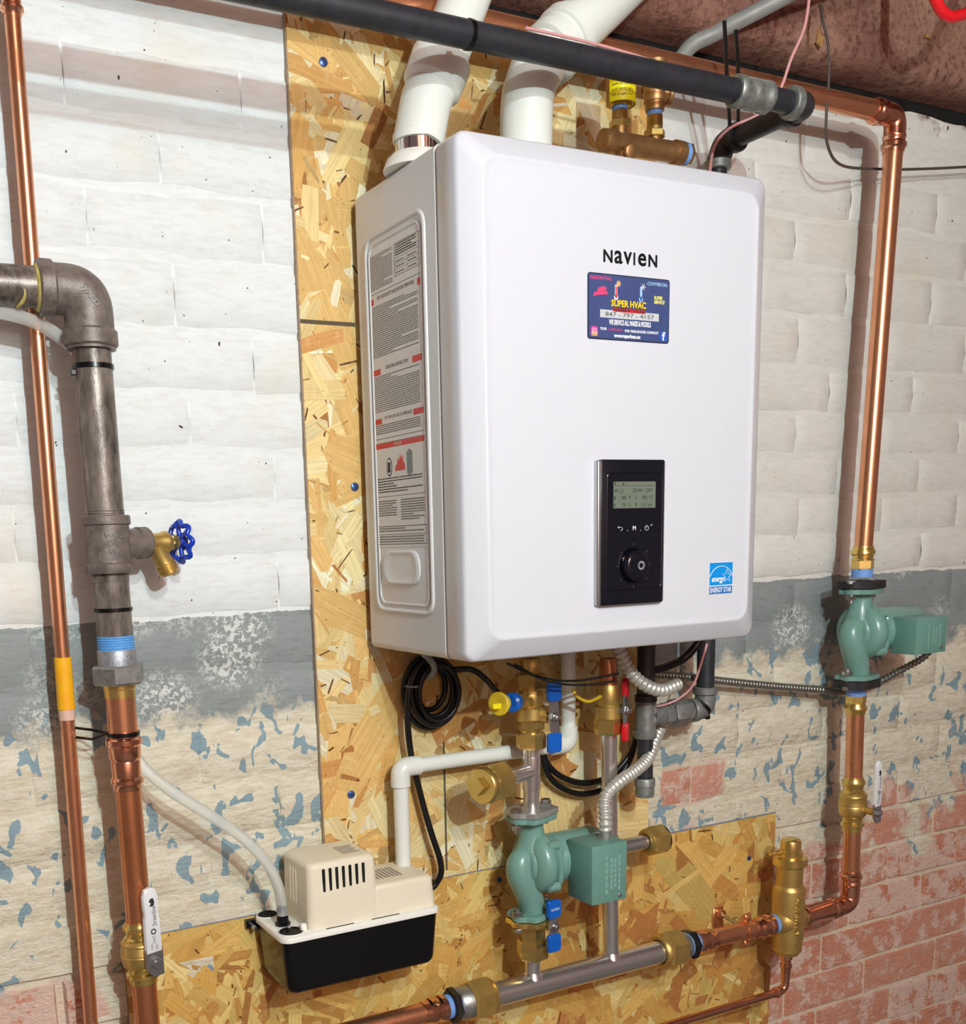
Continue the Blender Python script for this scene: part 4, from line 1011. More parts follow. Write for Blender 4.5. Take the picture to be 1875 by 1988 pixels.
MB().lathe(axd.y(1333), (0, 0, -1), [(0, .017), (0, .0215), (.002, .0232), (.013, .0232), (.015, .02)], 28).build('collar', 'grey_iron', e3)
MB().lathe(low + V(-.022, 0, 0), (-1, 0, 0), [(0, .0195), (.002, .0225), (.013, .0225), (.015, .021), (.015, .016)], 28).build('collar', 'grey_iron', e3)
axl = Axis(V(xt, YD, zt_), low)
MB().cyl(axl.x(1275), axl.x(1356), .0150, 24).build('cross_nipple', 'grey_iron', t)
un = MB(); a_, b_ = axl.x(1300), axl.x(1333); un.hex(a_, b_ - a_, .0268, (b_ - a_).length, .3, .1); un.build('union_nut', 'grey_iron', t, True, 25)
un = MB(); a_, b_ = axl.x(1284), axl.x(1300); un.hex(a_, b_ - a_, .0222, (b_ - a_).length, .5, .1, 8); un.build('union_body', 'grey_iron', t, True, 25)
axt = Axis(V(xt, YD, zt_ + .06), V(xt, YD, zt_ - .12))
tb = MB(); span(tb, axt.y(1360), axt.y(1433), [(0, .015), (0, .0185), (.04, .0190), (.80, .0190), (.82, .0210), (.97, .0210), (1, .0195), (1, .015)], 28); tb.lathe(V(xt, YD, zt_), (1, 0, 0), [(.012, .0185), (.024, .0180), (.026, .0205), (.038, .0205), (.040, .019), (.040, .014)], 28); tee2 = tb.build('tee', 'grey_iron', t)
MB().prism([(-.008, 0), (0, -.008), (.008, 0), (0, .008)], V(xt + .004, YD - .0186, zt_ - .004), RT, UP, -.0012).build('cast_mark', 'plate_grey', tee2, False)
MB().prism([(.0062 * cos(i * pi / 8), .0062 * sin(i * pi / 8)) for i in range(16)], V(xt + .004, YD - .0186, zt_ + .014), RT, UP, -.0012).build('cast_mark', 'plate_grey', tee2, False)
text('S', V(xt + .004, YD - .0202, zt_ + .014), RT, UP, .009, 'grey_iron', tee2, 'cast_letter')
MB().cyl(axt.y(1430), axt.y(1516), .0148, 24).build('drip_leg', 'black_pipe', t)
cpm = MB(); span(cpm, axt.y(1510), axt.y(1546), [(0, .0148), (0, .0178), (.05, .0190), (.42, .0194), (.46, .0178), (.9, .0180), (1, .0165), (1, 0)], 28); cap = cpm.build('drip_cap', 'galv', t)
MB().prism([(-.006, 0), (0, -.006), (.006, 0), (0, .006)], axt.y(1536) + V(.002, -.0178, 0), RT, UP, -.0008).build('cast_mark', 'grey_iron', cap, False)
MB().lathe(axt.y(1362), (0, 0, 1), [(0, .0145), (.001, .0205), (.012, .0205), (.014, .017), (.020, .0165), (.13, .0165)], 28).build('gas_inlet', 'black_fitting', t)
cable_tie('black cable tie around the ceiling gas pipe beside the left vent', AXG.x(910), AXG.d, rg, .006, (0, .6, .8))
cable_tie('black cable tie on the lower gas elbow under the boiler', low + V(-.012, 0, .004), (1, 0, .9), .0215, .006, (.35, -.5, -.8))
# two strap ties holding the gas pipe to the timber
for k, (px, pe, nm) in enumerate(((1406, 1418, 'left'), (1428, 1432, 'right'))):
    a_ = P(px, 40 + 18 * k, -.175); c_ = P(pe, 272 - 6 * k, YD - .026); m_ = P(px + 5, 150, -.15)
    o = MB().tube(spline([a_, m_, c_], 8), .0032, 6).build('strap_tie', 'bracket_black', None, False)
    tag(o, 'black strap tie hanging ' + ('down to the gas elbow, nearer the boiler middle' if k == 0 else 'behind the gas coupling, nearer the pink wire'), 'strap', 'straps hanging from the ceiling timber')

# ---- copper header along the ceiling and down the right
YCu = -.10; rcu = .0178; zc_ = P(1330, 128, YCu).z; xr0 = P(1731, 330, YCu).x
axr = Axis(P(1731, 330, YCu), P(1676, 1060, YCu))
t = thing('copper_pipe', 'copper pipe along the ceiling turning down the right side to the pump', 'pipe', axr.y(1060))
cn = axr.a + axr.d * ((zc_ - .006 - axr.a.z) / axr.d.z)
MB().cyl(V(-.9, YCu, zc_ + .004), V(cn.x - .045, YCu, zc_ - .005), rcu, 28).build('horizontal_tube', 'copper', t)
MB().cyl(cn + axr.d * .045, axr.y(1075), rcu, 28).build('vertical_tube', 'copper', t)
el = MB(); el.tube(bend([V(cn.x - .055, YCu, zc_ - .006), cn, cn + axr.d * .05], .036, 12), rcu * 1.12, 28); e4 = el.build('elbow', 'copper_bright', t)
pb = [(0, rcu), (0, rcu * 1.12), (.006, rcu * 1.13), (.009, rcu * 1.3), (.016, rcu * 1.3), (.019, rcu * 1.13), (.024, rcu * 1.12), (.026, rcu * 1.2), (.030, rcu * 1.2), (.032, rcu * 1.1)]
MB().lathe(V(cn.x - .066, YCu, zc_ - .006), (1, 0, 0), pb, 28).build('press_bead', 'copper_bright', e4)
MB().lathe(cn + axr.d * .066, -axr.d, pb, 28).build('press_bead', 'copper_bright', e4)

# ---- white vent pipes
def vent(label, pts, base_px, rv, collar, extra):
    t = thing('vent_pipe', label, 'vent pipe', pts[0])
    return t
rv = .0360
YV = -.158
b1 = P(810, 300, YV); b1.z = H + .001
t = thing('vent_pipe', 'white exhaust vent pipe at the boiler left with mirror collar', 'vent pipe', b1)
k1 = P(826, 200, YV); top1 = P(898, 10, YV + .005); d1 = (top1 - k1).normalized(); up1 = V(k1.x, YV, k1.z)
b1 = V(P(812, 285, YV).x, YV, H)
zb = P(810, 290, YV).z; k_ = zb - H
MB().lathe(b1, (0, 0, 1), [(0, .052), (.002, .052), (k_ * .5, .0465), (k_ - .012, .0425), (k_ - .009, .040), (k_ - .009, .034)], 36).build('vent_collar', 'white_rim', t)
MB().lathe(V(b1.x, YV, zb - .010), (0, 0, 1), [(0, .0325), (.001, .0335), (.019, .0335), (.020, .0325)], 36).build('mirror_band', 'mirror', t)
pth = bend([V(b1.x, YV, zb + .008), k1, k1 + d1 * .12], .075, 14)
el = MB(); el.tube(pth[:-1] + [k1 + d1 * .062], .0368, 36); el.build('elbow', 'pvc', t)
MB().lathe(V(b1.x, YV, zb + .009), (0, 0, 1), [(0, .034), (0, .0365), (.004, .037), (.010, .0365), (.012, .034)], 36).build('elbow_lip', 'pvc', t)
MB().lathe(k1 + d1 * .018, d1, [(0, .036), (.008, .0430), (.046, .0445), (.049, .0440), (.049, .0365)], 36).build('socket', 'pvc', t)
MB().cyl(k1 + d1 * .04, k1 + d1 * .62, rv, 36).build('pipe_length', 'pvc', t)
YV2 = -.168
b2 = V(P(1020, 262, YV2).x, YV2, H)
t = thing('vent_pipe', 'white intake vent pipe leaning right with wide coupling above the boiler', 'vent pipe', b2)
k2 = P(1040, 150, YV2); k2.x = b2.x + .004; e2p = P(1195, -20, YV2 + .012); d2 = (e2p - k2).normalized()
MB().lathe(b2, (0, 0, 1), [(0, .044), (.026, .042), (.028, .0435), (.044, .0435), (.047, .040), (.047, .034)], 36).build('vent_collar', 'pvc', t)
el = MB(); el.tube(bend([b2 + V(0, 0, .04), k2, k2 + d2 * .13], .12, 16)[:-1] + [k2 + d2 * .10], .0392, 36); el.build('elbow', 'pvc', t)
MB().lathe(k2 + d2 * .052, d2, [(0, .039), (.003, .0455), (.020, .0460), (.022, .0435), (.036, .0435), (.038, .0475), (.054, .0475), (.056, .044), (.062, .044), (.064, .040)], 36).build('coupling', 'pvc', t)
MB().cyl(k2 + d2 * .09, k2 + d2 * .7, .0400, 36).build('pipe_length', 'pvc', t)

# ---- bronze header with relief valve and air vent above the boiler
YH = -.15; rh = .0158
ha, hb = P(1180, 274, YH), P(1332, 299, YH); zh2 = (ha.z + hb.z) / 2
t = thing('bronze_manifold', 'bronze relief manifold with yellow caution tag above the boiler', 'manifold', V((ha.x + hb.x) / 2, YH, H))
A_ = Axis(V(ha.x, YH, zh2), V(hb.x, YH, zh2))
hm = MB(); span(hm, A_.x(1169), A_.x(1312), [(0, .012), (0, .0165), (.10, .0175), (.12, .0158), (1, .0158)], 28); hm.build('header_tube', 'bronze', t)
hm = MB(); span(hm, A_.x(1308), A_.x(1333), [(0, .0158), (0, .0185), (.6, .0180), (.62, .0165), (1, .0165)], 28); hm.build('end_socket', 'bronze', t)
hm = MB(); span(hm, A_.x(1324), A_.x(1331), [(0, .0165), (0, .0172), (1, .0172), (1, .0160)], 28); hm.build('thread_tape', 'blue_tape', t)
hm = MB(); a_ = A_.x(1331); hm.hex(a_, (1, 0, 0), .0172, .008, .2); hm.build('end_plug', 'brass', t, True, 25)
xs_ = A_.x(1212).x; MB().cyl(V(xs_, YH, H - .005), V(xs_, YH, zh2), .0125, 22).build('riser', 'bronze', t)
MB().lathe(V(xs_ - .002, YH - .014, zh2 - .016), (0, -1, -.2), [(0, .010), (.006, .010), (.007, .008)], 18).build('gauge_boss', 'bronze', t)
for px, tall in ((1203, 0), (1270, 1)):
    xc = A_.x(px).x; axv = Axis(V(xc, YH, zh2), V(xc, YH, zh2 + .12)); s_ = .5
    yy = [252, 238, 226, 206] if not tall else [272, 248, 234, 214]
    z = lambda py: axv.y(py).z
    q = (lambda py: z(py)) 
    base = V(xc, YH, zh2)
    MB().cyl(base + V(0, 0, .010), axv.y(yy[0] - 16), .0118, 22).build('branch', 'bronze', t)
    m_ = MB(); a_, b_ = axv.y(yy[0] - 4), axv.y(yy[0] - 18); m_.hex(a_, b_ - a_, .0172, (b_ - a_).length, .15 + .5 * tall); m_.build('hex_collar', 'brass_cast', t, True, 25)
    m_ = MB(); span(m_, axv.y(yy[0] - 17), axv.y(yy[3] + 10), [(0, .0130), (.9, .0128), (1, .012)], 22); m_.build('adapter', 'brass_cast', t)
    m_ = MB(); span(m_, axv.y(yy[3] + 12), axv.y(yy[3] - 2), [(0, .0115), (0, .0122), (1, .0122), (1, .0115)], 22); m_.build('thread_tape', 'blue_tape', t)
    if not tall:
        m_ = MB(); a_, b_ = axv.y(208), axv.y(200); m_.hex(a_, b_ - a_, .0185, (b_ - a_).length, .3); m_.build('hex_collar', 'brass', t, True, 25)
        m_ = MB(); span(m_, axv.y(203), axv.y(126), [(0, .018), (0, .0222), (1, .0222), (1, .018)], 30); can = m_.build('air_vent_can', 'brass_cast', t)
        m_ = MB(); u = [V(xc + .0245 * cos(a), YH + .0245 * sin(a), 0) for a in [radians(190) + radians(215) * i / 24 for i in range(25)]]
        za, zb_ = z(205), z(128)
        R = [[V(q.x, q.y, za) for q in u], [V(q.x, q.y, zb_) for q in u], [V(xc + (q.x - xc) * .97, YH + (q.y - YH) * .97, zb_) for q in u], [V(xc + (q.x - xc) * .97, YH + (q.y - YH) * .97, za) for q in u]]
        m_.rings(R + [R[0]], False, False); tagp = m_.build('caution_tag', 'yellow_label', t, True, 30)
        def curved(s, zc2, size, width, a0):
            me = text_mesh(s, size); xs = [q.co.x for q in me.vertices]; k = width / (max(xs) - min(xs)); mid = (max(xs) + min(xs)) / 2
            for q in me.vertices:
                a = a0 + (q.co.x - mid) * k / .0249; q.co = (xc + .0249 * cos(a), YH + .0249 * sin(a), zc2 + q.co.y)
            link('tag_print', me, 'ink', tagp, False)
        fr = math.atan2(CAM.y - YH, CAM.x - xc)
        curved('(!) CAUTION', z(150), .0075, .030, fr + .35)
        for s__, py in (('the boiler, completely', 163), ('disable the system by', 173), ('and hand tight', 183), ('fully purged of air', 193)): curved(s__, z(py), .0058, .036, fr + .18)
    else:
        m_ = MB(); span(m_, axv.y(216), axv.y(196), [(0, .0118), (0, .0150), (.8, .0158), (.85, .0175), (1, .0175), (1, .012)], 26); m_.build('valve_neck', 'bronze', t)
        m_ = MB(); span(m_, axv.y(197), axv.y(120), [(0, .0170), (.3, .0185), (1, .0185), (1, .01)], 28); m_.build('relief_body', 'bronze', t)
        c = axv.y(178) + V(.008, 0, 0); MB().lathe(c, V(1, -.35, -.05), [(0, .0155), (.012, .0155), (.013, .0185), (.019, .0190), (.021, .0175), (.021, .012)], 26).build('relief_outlet', 'bronze', t)
        MB().box(axv.y(168) + V(-.006, -.0205, -.007), axv.y(168) + V(.010, -.017, .007), .001, 1).build('cast_plate', 'bronze', t)

# ---- loose wires and conduit near the ceiling
o = MB().tube(spline([P(1575, -40, -.2), P(1562, 50, -.2), P(1535, 115, -.19), P(1518, 165, -.18), P(1496, 205, -.17), P(1462, 228, -.15), P(1418, 248, -.13), P(1390, 278, -.115), P(1379, 320, -.11), P(1378, 370, -.11)], 8), .0026, 8).build('thermostat_wire', 'pink_wire', None)
tag(o, 'thin pink wire hanging from the ceiling to behind the boiler', 'wire')
o = MB().tube(spline([P(1020, 54, -.245), P(1100, 72, -.245), P(1180, 92, -.245), P(1260, 116, -.245), P(1340, 140, -.245)], 6), .0022, 8).build('thermostat_wire', 'pink_wire', None)
tag(o, 'thin pink wire lying along the top of the black gas pipe', 'wire')
o = MB().tube(spline([P(1592, 10, -.10), P(1597, 40, -.12), P(1607, 85, -.12), P(1609, 150, -.115), P(1604, 220, -.11), P(1606, 280, -.10), P(1632, 320, -.08), P(1700, 328, -.045), P(1790, 328, -.03), P(1930, 320, -.03), P(2150, 300, -.03)], 8), .0026, 8).build('cable', 'brown_wire', None)
tag(o, 'thin brown cable drooping from the timber to the right edge', 'wire')
o = MB().tube(spline([P(1318, 118, -.01), P(1345, 86, -.02), P(1385, 66, -.04), P(1450, 32, -.08), P(1530, -10, -.12), P(1600, -50, -.16), P(1800, -160, -.26)], 8), .0135, 18).build('grey_conduit', 'grey_conduit', None)
tag(o, 'grey plastic conduit slanting across the ceiling timber', 'conduit')
o = MB().tube(spline([P(1816, -160, -.25), P(1812, -30, -.25), P(1820, 8, -.25), P(1838, 30, -.25), P(1862, 30, -.25), P(1890, 8, -.25), P(1960, -120, -.25)], 8), .0092, 14).build('red_cable', 'red_cable', None)
tag(o, 'bright red cable loop hanging at the top right corner', 'cable')

# ================================================================== CIRCULATOR PUMPS
def flange_plate(mb, c, L, Wd, th, axis=(0, 0, 1), ang=0.0):
    """two-bolt pump flange: an oval plate"""
    u0, v0 = V(cos(ang), sin(ang), 0), V(-sin(ang), cos(ang), 0)
    poly = []
    for i in range(36):
        a = 2 * pi * i / 36; r = Wd / 2
        x = cos(a) * r; y = sin(a) * r
        k = (L - Wd) / 2 * (1 if cos(a) > 0.02 else -1 if cos(a) < -0.02 else 0)
        sq = 0.62 if abs(cos(a)) > .55 else 1.0
        poly.append((x * .8 + k, y * (sq if abs(cos(a)) > .55 else 1.0)))
    c = Vector(c)
    R = []
    for h, s in ((-th / 2, .97), (-th / 2 + .0012, 1.0), (th / 2 - .0012, 1.0), (th / 2, .97)):
        R.append([c + (u0 * a + v0 * b) * s + V(0, 0, h) for a, b in poly])
    return mb.rings(R)
def circulator(label, axis, yt, yb, box, plate_mats, bolt_ang, motor_len, conduit=None):
    """cast volute with suction bulge towards -x, can motor towards +x, terminal box towards the room"""
    T, B = axis.y(yt), axis.y(yb); o = (T + B) / 2; hl = (T - B).length / 2
    t = thing('circulator_pump', label, 'pump', B)
    F = lambda x, y, z: o + V(x, y, z)
    R_ = .054
    vol = MB(); vol.lathe(F(-.016, 0, .006), (1, 0, 0), [(0, .026), (.002, .040), (.006, .049), (.012, .0545), (.019, .0575), (.028, .0575), (.034, .0545), (.037, .0505), (.044, .0495), (.046, .046)], 44)
    body = vol.build('volute', 'pump_green', t, True, 50)
    MB().lathe(F(-.0215, -.002, .006), (1, 0, 0), [(0, .020), (.001, .030), (.003, .034), (.008, .036)], 36).build('inlet_boss', 'pump_green', body, True, 60)
    pth = spline([F(.001, 0, -hl + .004), F(-.001, -.001, -hl + .018), F(-.008, -.003, -hl + .038), F(-.021, -.005, -.030), F(-.030, -.006, -.010), F(-.029, -.005, .008), F(-.020, -.003, .018), F(-.006, 0, .020)], 6)
    n = len(pth); MB().tube(pth, [.0215 + .0030 * sin(pi * min(1, i / n * 1.15)) for i in range(n)], 26).build('suction_bend', 'pump_green', body, True, 60)
    MB().lathe(F(0, 0, .030), (0, 0, 1), [(0, .031), (.012, .0265), (.026, .0225), (hl - .045, .0205), (hl - .034, .0225)], 28).build('outlet_neck', 'pump_green', body, True, 60)
    for s in (1, -1):
        fm = MB(); flange_plate(fm, o + V(0, 0, s * (hl - .005)), .112, .070, .010, ang=bolt_ang); fm.build('pump_flange', 'pump_green', t, True, 35)
        pm = MB(); th_ = .016 if plate_mats[0] == 'black_flange' else .010; flange_plate(pm, o + V(0, 0, s * (hl + .001 + th_ / 2)), .118, .076, th_, ang=bolt_ang); pm.build('companion_flange', plate_mats[0 if s > 0 else 1], t, True, 35)
        for q in (1, -1):
            bc = o + V(cos(bolt_ang) * .044 * q, sin(bolt_ang) * .044 * q, s * (hl + .0115))
            bm_ = MB(); bm_.hex(bc, (0, 0, s), .0095, .0070, .3); bm_.hex(bc + V(0, 0, -s * .023), (0, 0, -s), .0100, .0085, .1); bm_.lathe(bc, (0, 0, -s), [(0, .0042), (.038, .0042), (.0385, .003)], 10); bm_.build('flange_bolt', 'screw_steel', t, True, 25)
    # motor
    mf = MB(); mf.rings([[F(x, a, .004 + b) for a, b in rrect(.090 * k, .090 * k, .022)] for x, k in ((.028, .97), (.030, 1), (.036, 1), (.038, .97))]); mf.build('motor_flange', 'pump_green', t, True, 35)
    for a, b in ((1, 1), (1, -1), (-1, 1), (-1, -1)):
        MB().lathe(F(.006, a * .038, .004 + b * .038), (1, 0, 0), [(0, .005), (.002, .0085), (.024, .0085)], 16).build('bolt_boss', 'pump_green', body)
    mo = MB(); mo.lathe(F(.036, 0, .006), (1, 0, 0), [(0, .044), (.004, .0455), (motor_len - .006, .0455), (motor_len, .041), (motor_len, 0)], 40); mo.build('motor_can', 'pump_green', t, True, 40)
    x0, x1, y0, y1, z0, z1 = box
    bx_ = MB().box(F(x0, y1, z0), F(x1, y0, z1), .0022, 2).build('terminal_box', 'pump_box', t)
    MB().lathe(F(x1 - .016, y1 - .0002, z0 + .010), (0, -1, 0), [(-.002, .0035), (.0015, .0035), (.0025, .002), (.0026, 0)], 12).build('cover_screw', 'screw_steel', bx_)
    pr = MB()
    for i, (xx, hh) in enumerate(((.38, .7), (.52, .55), (.62, .5), (.74, .62))):
        xa = x0 + (x1 - x0) * xx; zm = (z0 + z1) / 2; L = (z1 - z0) * hh / 2
        for k in range(6): 
            zz = zm - L + 2 * L * k / 6; pr.add([F(xa, y1 - .0003, zz), F(xa + .0045, y1 - .0003, zz), F(xa + .0045, y1 - .0003, zz + 2 * L / 8), F(xa, y1 - .0003, zz + 2 * L / 8)], [(0, 1, 2, 3)])
    pr.build('rating_print', 'pump_print', bx_, False)['kind'] = 'stuff'
    return t, o, F
# right-hand pump
YR = -.10
axp = Axis(P(1676, 1060, YR), P(1661, 1370, YR))
t, oR, FR = circulator('green circulator pump on the right copper pipe above grey stripe', axp, 1143, 1318, (.052, .146, -.036, -.094, -.040, .034), ('black_flange', 'black_flange'), .25, .128)
# middle pump under the boiler
axm = Axis(P(1031, 1470, YR), P(1034, 1890, YR))
t, oM, FM = circulator('green circulator pump hung between stainless risers under the boiler', axm, 1580, 1777, (.052, .128, -.036, -.106, -.056, .050), ('plate_grey', 'brass'), .35, .105)
MB().lathe(FM(.108, -.070, .049), (0, 0, 1), [(0, .0135), (.003, .0135), (.004, .0115), (.014, .0112), (.015, .012)], 22).build('conduit_connector', 'galv', t)

# ================================================================== RIGHT-HAND COPPER
t = thing('pipe_adapter', 'brass press adapter with blue tape above the right pump', 'fitting', axp.y(1122))
m_ = MB(); span(m_, axp.y(1060), axp.y(1105), [(0, rcu), (0, .0198), (.10, .0202), (.22, .0236), (.34, .0236), (.40, .0204), (.52, .0202), (.58, .0226), (.62, .0226)], 28); m_.build('press_end', 'brass', t)
m_ = MB(); a_, b_ = axp.y(1086), axp.y(1106); m_.hex(a_, b_ - a_, .0222, (b_ - a_).length, .1); m_.build('hex', 'brass', t, True, 25)
m_ = MB(); span(m_, axp.y(1104), axp.y(1120), [(0, .018), (0, .0205), (1, .0205), (1, .018)], 26); m_.build('thread_tape', 'blue_tape', t)
axq = Axis(P(1661, 1370, YR), P(1652, 1680, YR))
t = thing('pipe_adapter', 'brass press adapter with blue tape below the right pump', 'fitting', axq.y(1385))
m_ = MB(); span(m_, axq.y(1336), axq.y(1350), [(0, .018), (0, .0195), (1, .0195), (1, .018)], 26); m_.build('thread_tape', 'blue_tape', t)
m_ = MB(); a_, b_ = axq.y(1348), axq.y(1366); m_.hex(a_, b_ - a_, .0205, (b_ - a_).length, .2); m_.build('hex', 'brass', t, True, 25)
m_ = MB(); span(m_, axq.y(1364), axq.y(1386), [(0, .0192), (.2, .0196), (.4, .0228), (.62, .0228), (.8, .0196), (1, .0194), (1, rcu)], 26); m_.build('press_end', 'brass', t)
zlo = P(1600, 1768, YR).z
crn = axq.a + axq.d * ((zlo - axq.a.z) / axq.d.z)
t = thing('copper_pipe', 'copper pipe below the right pump bending left to the air separator', 'pipe', crn)
MB().cyl(axq.y(1380), axq.y(1520), rcu, 28).build('upper_tube', 'copper', t)
MB().cyl(axq.y(1600), axq.y(1700), rcu, 28).build('lower_tube', 'copper', t)
el = MB(); el.tube(bend([axq.y(1694), crn, crn + V(-.055, 0, 0)], .036, 12), rcu * 1.12, 28); e5 = el.build('elbow', 'copper_bright', t)
MB().lathe(axq.y(1690), axq.d, pb, 28).build('press_bead', 'copper_bright', e5)
MB().lathe(crn + V(-.066, 0, 0), (1, 0, 0), pb, 28).build('press_bead', 'copper_bright', e5)
xsep = P(1530, 1765, YR).x
MB().lathe(V(xsep + .030, YR, zlo), (1, 0, 0), [(0, rcu), (0, .0205), (.006, .0208), (.010, .0238), (.018, .0238), (.022, .0208), (crn.x - xsep - .095, .0205), (crn.x - xsep - .080, .019)], 28).build('press_sleeve', 'copper_bright', t)
t, lever, o, side, up, f = ball_valve('brass ball valve with white lever on the right copper pipe', axq, 1508, 1612, rcu, .098, .074, (.14, -1, 0), 1.1)
lever_print(lever, o, side, up, f, .92, 1)

# ---- air separator
axs = Axis(V(xsep, YR, zlo + .13), V(xsep, YR, zlo - .09))
t = thing('air_separator', 'tall brass air separator with bleed screw beside bare brick', 'air separator', axs.y(1850))
def sec(y0, y1, prof, name, m, seg=32):
    mm = MB(); span(mm, axs.y(y0), axs.y(y1), prof, seg); return mm.build(name, m, t)
sec(1627, 1672, [(0, 0), (0, .0140), (.06, .0185), (.14, .0205), (.50, .0208), (.53, .0238), (1, .0240)], 'vent_cap', 'brass')
sec(1662, 1682, [(0, .026), (.05, .0345), (.75, .0350), (.8, .028), (1, .027)], 'cap_flange', 'brass')
sec(1680, 1722, [(0, .0268), (1, .0268)], 'neck', 'brass_cast')
bodyS = sec(1716, 1822, [(0, .0268), (.05, .0318), (.10, .0328), (1, .0322), (1, .028)], 'body', 'brass_cast')
sec(1820, 1850, [(0, .0300), (.02, .0308), (.75, .0300), (.85, .0262), (1, .0245), (1, .014)], 'base_ring', 'brass_cast', 32)
c = axs.y(1652) + V(-.010, .004, 0)
m_ = MB(); m_.lathe(c, V(-1, .35, -.10), [(0, .005), (.014, .0042), (.015, .0062), (.021, .0062), (.022, .004), (.030, .0035), (.031, .0055), (.035, .0055), (.036, .003)], 16); m_.build('bleed_screw', 'brass', t)
text('SUPERVENT', axs.y(1772) + V(-.25, -.97, 0) * .0322, V(0, 0, -1), V(.97, -.25, 0), .0135, 'brass', bodyS, 'cast_lettering', width=.080, extrude=.0016)
for s in (-1, 1): MB().lathe(V(xsep + s * .015, YR, zlo), (s, 0, 0), [(0, .030), (.010, .0265), (.016, .0225), (.024, .0222), (.024, .019)], 28).build('side_port', 'brass_cast', bodyS)
MB().lathe(V(xsep - .038, YR, zlo), (-1, 0, 0), [(0, .019), (0, .0205), (.012, .0205), (.012, .018)], 26).build('thread_tape', 'blue_tape', t)
# ---- small drain tube under the separator
cb = axs.y(1910); rsm = .0085
dx = P(1500, 1932, YR)
t = thing('copper_pipe', 'slim copper drain tube under the air separator running left', 'pipe', cb)
endp = P(1100, 2040, YR + .0)
cor = V(xsep, YR, P(1525, 1922, YR).z)
path = bend([axs.y(1848), cor, V(endp.x, YR, cor.z - .001)], .022, 10)
MB().tube(path, rsm, 20).build('tube', 'copper_bright', t)
m_ = MB(); span(m_, axs.y(1848), axs.y(1890), [(0, .0105), (.1, .0105), (.15, .0125), (.3, .0125), (.35, .0102), (.5, .0100), (.55, .0122), (.68, .0122), (.75, .010), (1, .0098), (1, rsm)], 24); m_.build('press_sleeve', 'copper_bright', t)
MB().lathe(cor + V(-.020, 0, 0), (-1, 0, 0), [(0, rsm), (0, .0100), (.003, .0118), (.007, .0118), (.009, .0098), (.014, .0098), (.014, rsm)], 22).build('press_bead', 'copper_bright', t)

# ================================================================== STAINLESS MANIFOLD AND RISERS
YM = -.10; rm = .0226
zm = P(1110, 1892, YM).z
axn = Axis(V(P(950, 1934, YM).x, YM, zm), V(P(1270, 1852, YM).x, YM, zm))
t = thing('pipe_manifold', 'stainless steel manifold pipe with brass union nuts at both ends', 'manifold', axn.x(1110)); TM = t
MB().cyl(axn.x(935), axn.x(1290), rm, 36).build('manifold_tube', 'steel', t)
def big_nut(x0, x1, r, flip, parent, rot=.25):
    a_, b_ = axn.x(x0), axn.x(x1); L = (b_ - a_).length
    m_ = MB(); m_.hex(a_, b_ - a_, r, L, rot, .1); nut = m_.build('union_nut', 'brass_cast', parent, True, 25)
    c = a_ if flip else b_; d = (a_ - b_).normalized() if flip else (b_ - a_).normalized()
    MB().lathe(c - d * .002, d, [(0, r * .85), (.006, r * .84), (.009, r * .78), (.009, r * .64), (.002, r * .62)], 32).build('nut_lip', 'brass_cast', nut)
big_nut(1284, 1318, .0385, True, t, .52)
big_nut(908, 948, .0385, False, t, .52)
axv1 = axm
# riser below the middle pump
m1 = P(1034, 1890, YM)
MB().cyl(V(m1.x, YM, zm), axm.y(1846), .0138, 26).build('riser', 'steel_v', t)
MB().lathe(V(m1.x, YM, zm + .014), (0, 0, 1), [(0, .0195), (.006, .0172), (.012, .0140)], 28).build('weld_boss', 'steel_v', t)
axr2 = Axis(P(1182, 1450, YM), P(1186, 1850, YM))
t2 = thing('steel_riser', 'long stainless riser with capped side branch beside the middle pump', 'pipe', axr2.y(1850))
MB().cyl(axr2.y(1405), V(axr2.y(1850).x, YM, zm), .0146, 28).build('tube', 'steel_v', t2)
MB().lathe(V(axr2.y(1850).x, YM, zm + .014), (0, 0, 1), [(0, .0200), (.006, .0178), (.012, .0148)], 28).build('weld_boss', 'steel_v', t2)
ss = MB(); span(ss, axr2.y(1622), axr2.y(1678), [(0, .0146), (0, .0156), (.05, .0158), (.95, .0158), (1, .0156), (1, .0146)], 28); ss.build('tee_body', 'steel_v', t2)
bz = P(1240, 1637, YM).z; bb = V(axr2.y(1645).x, YM, bz)
axb = Axis(bb, bb + V(.2, 0, 0))
MB().cyl(bb, axb.x(1262), .0136, 26).build('branch_tube', 'steel', t2)
m_ = MB(); a_, b_ = axb.x(1256), axb.x(1287); m_.hex(a_, b_ - a_, .0290, (b_ - a_).length, .52, .1); nut = m_.build('cap_nut', 'brass_cast', t2, True, 25)
MB().lathe(axb.x(1258), (-1, 0, 0), [(0, .025), (.005, .0245), (.007, .022), (.007, .0165), (0, .016)], 30).build('nut_lip', 'brass_cast', nut)
MB().lathe(axb.x(1285), (1, 0, 0), [(0, .026), (.003, .0255), (.004, .022), (.004, 0)], 30).build('end_plug', 'black_fitting', nut)
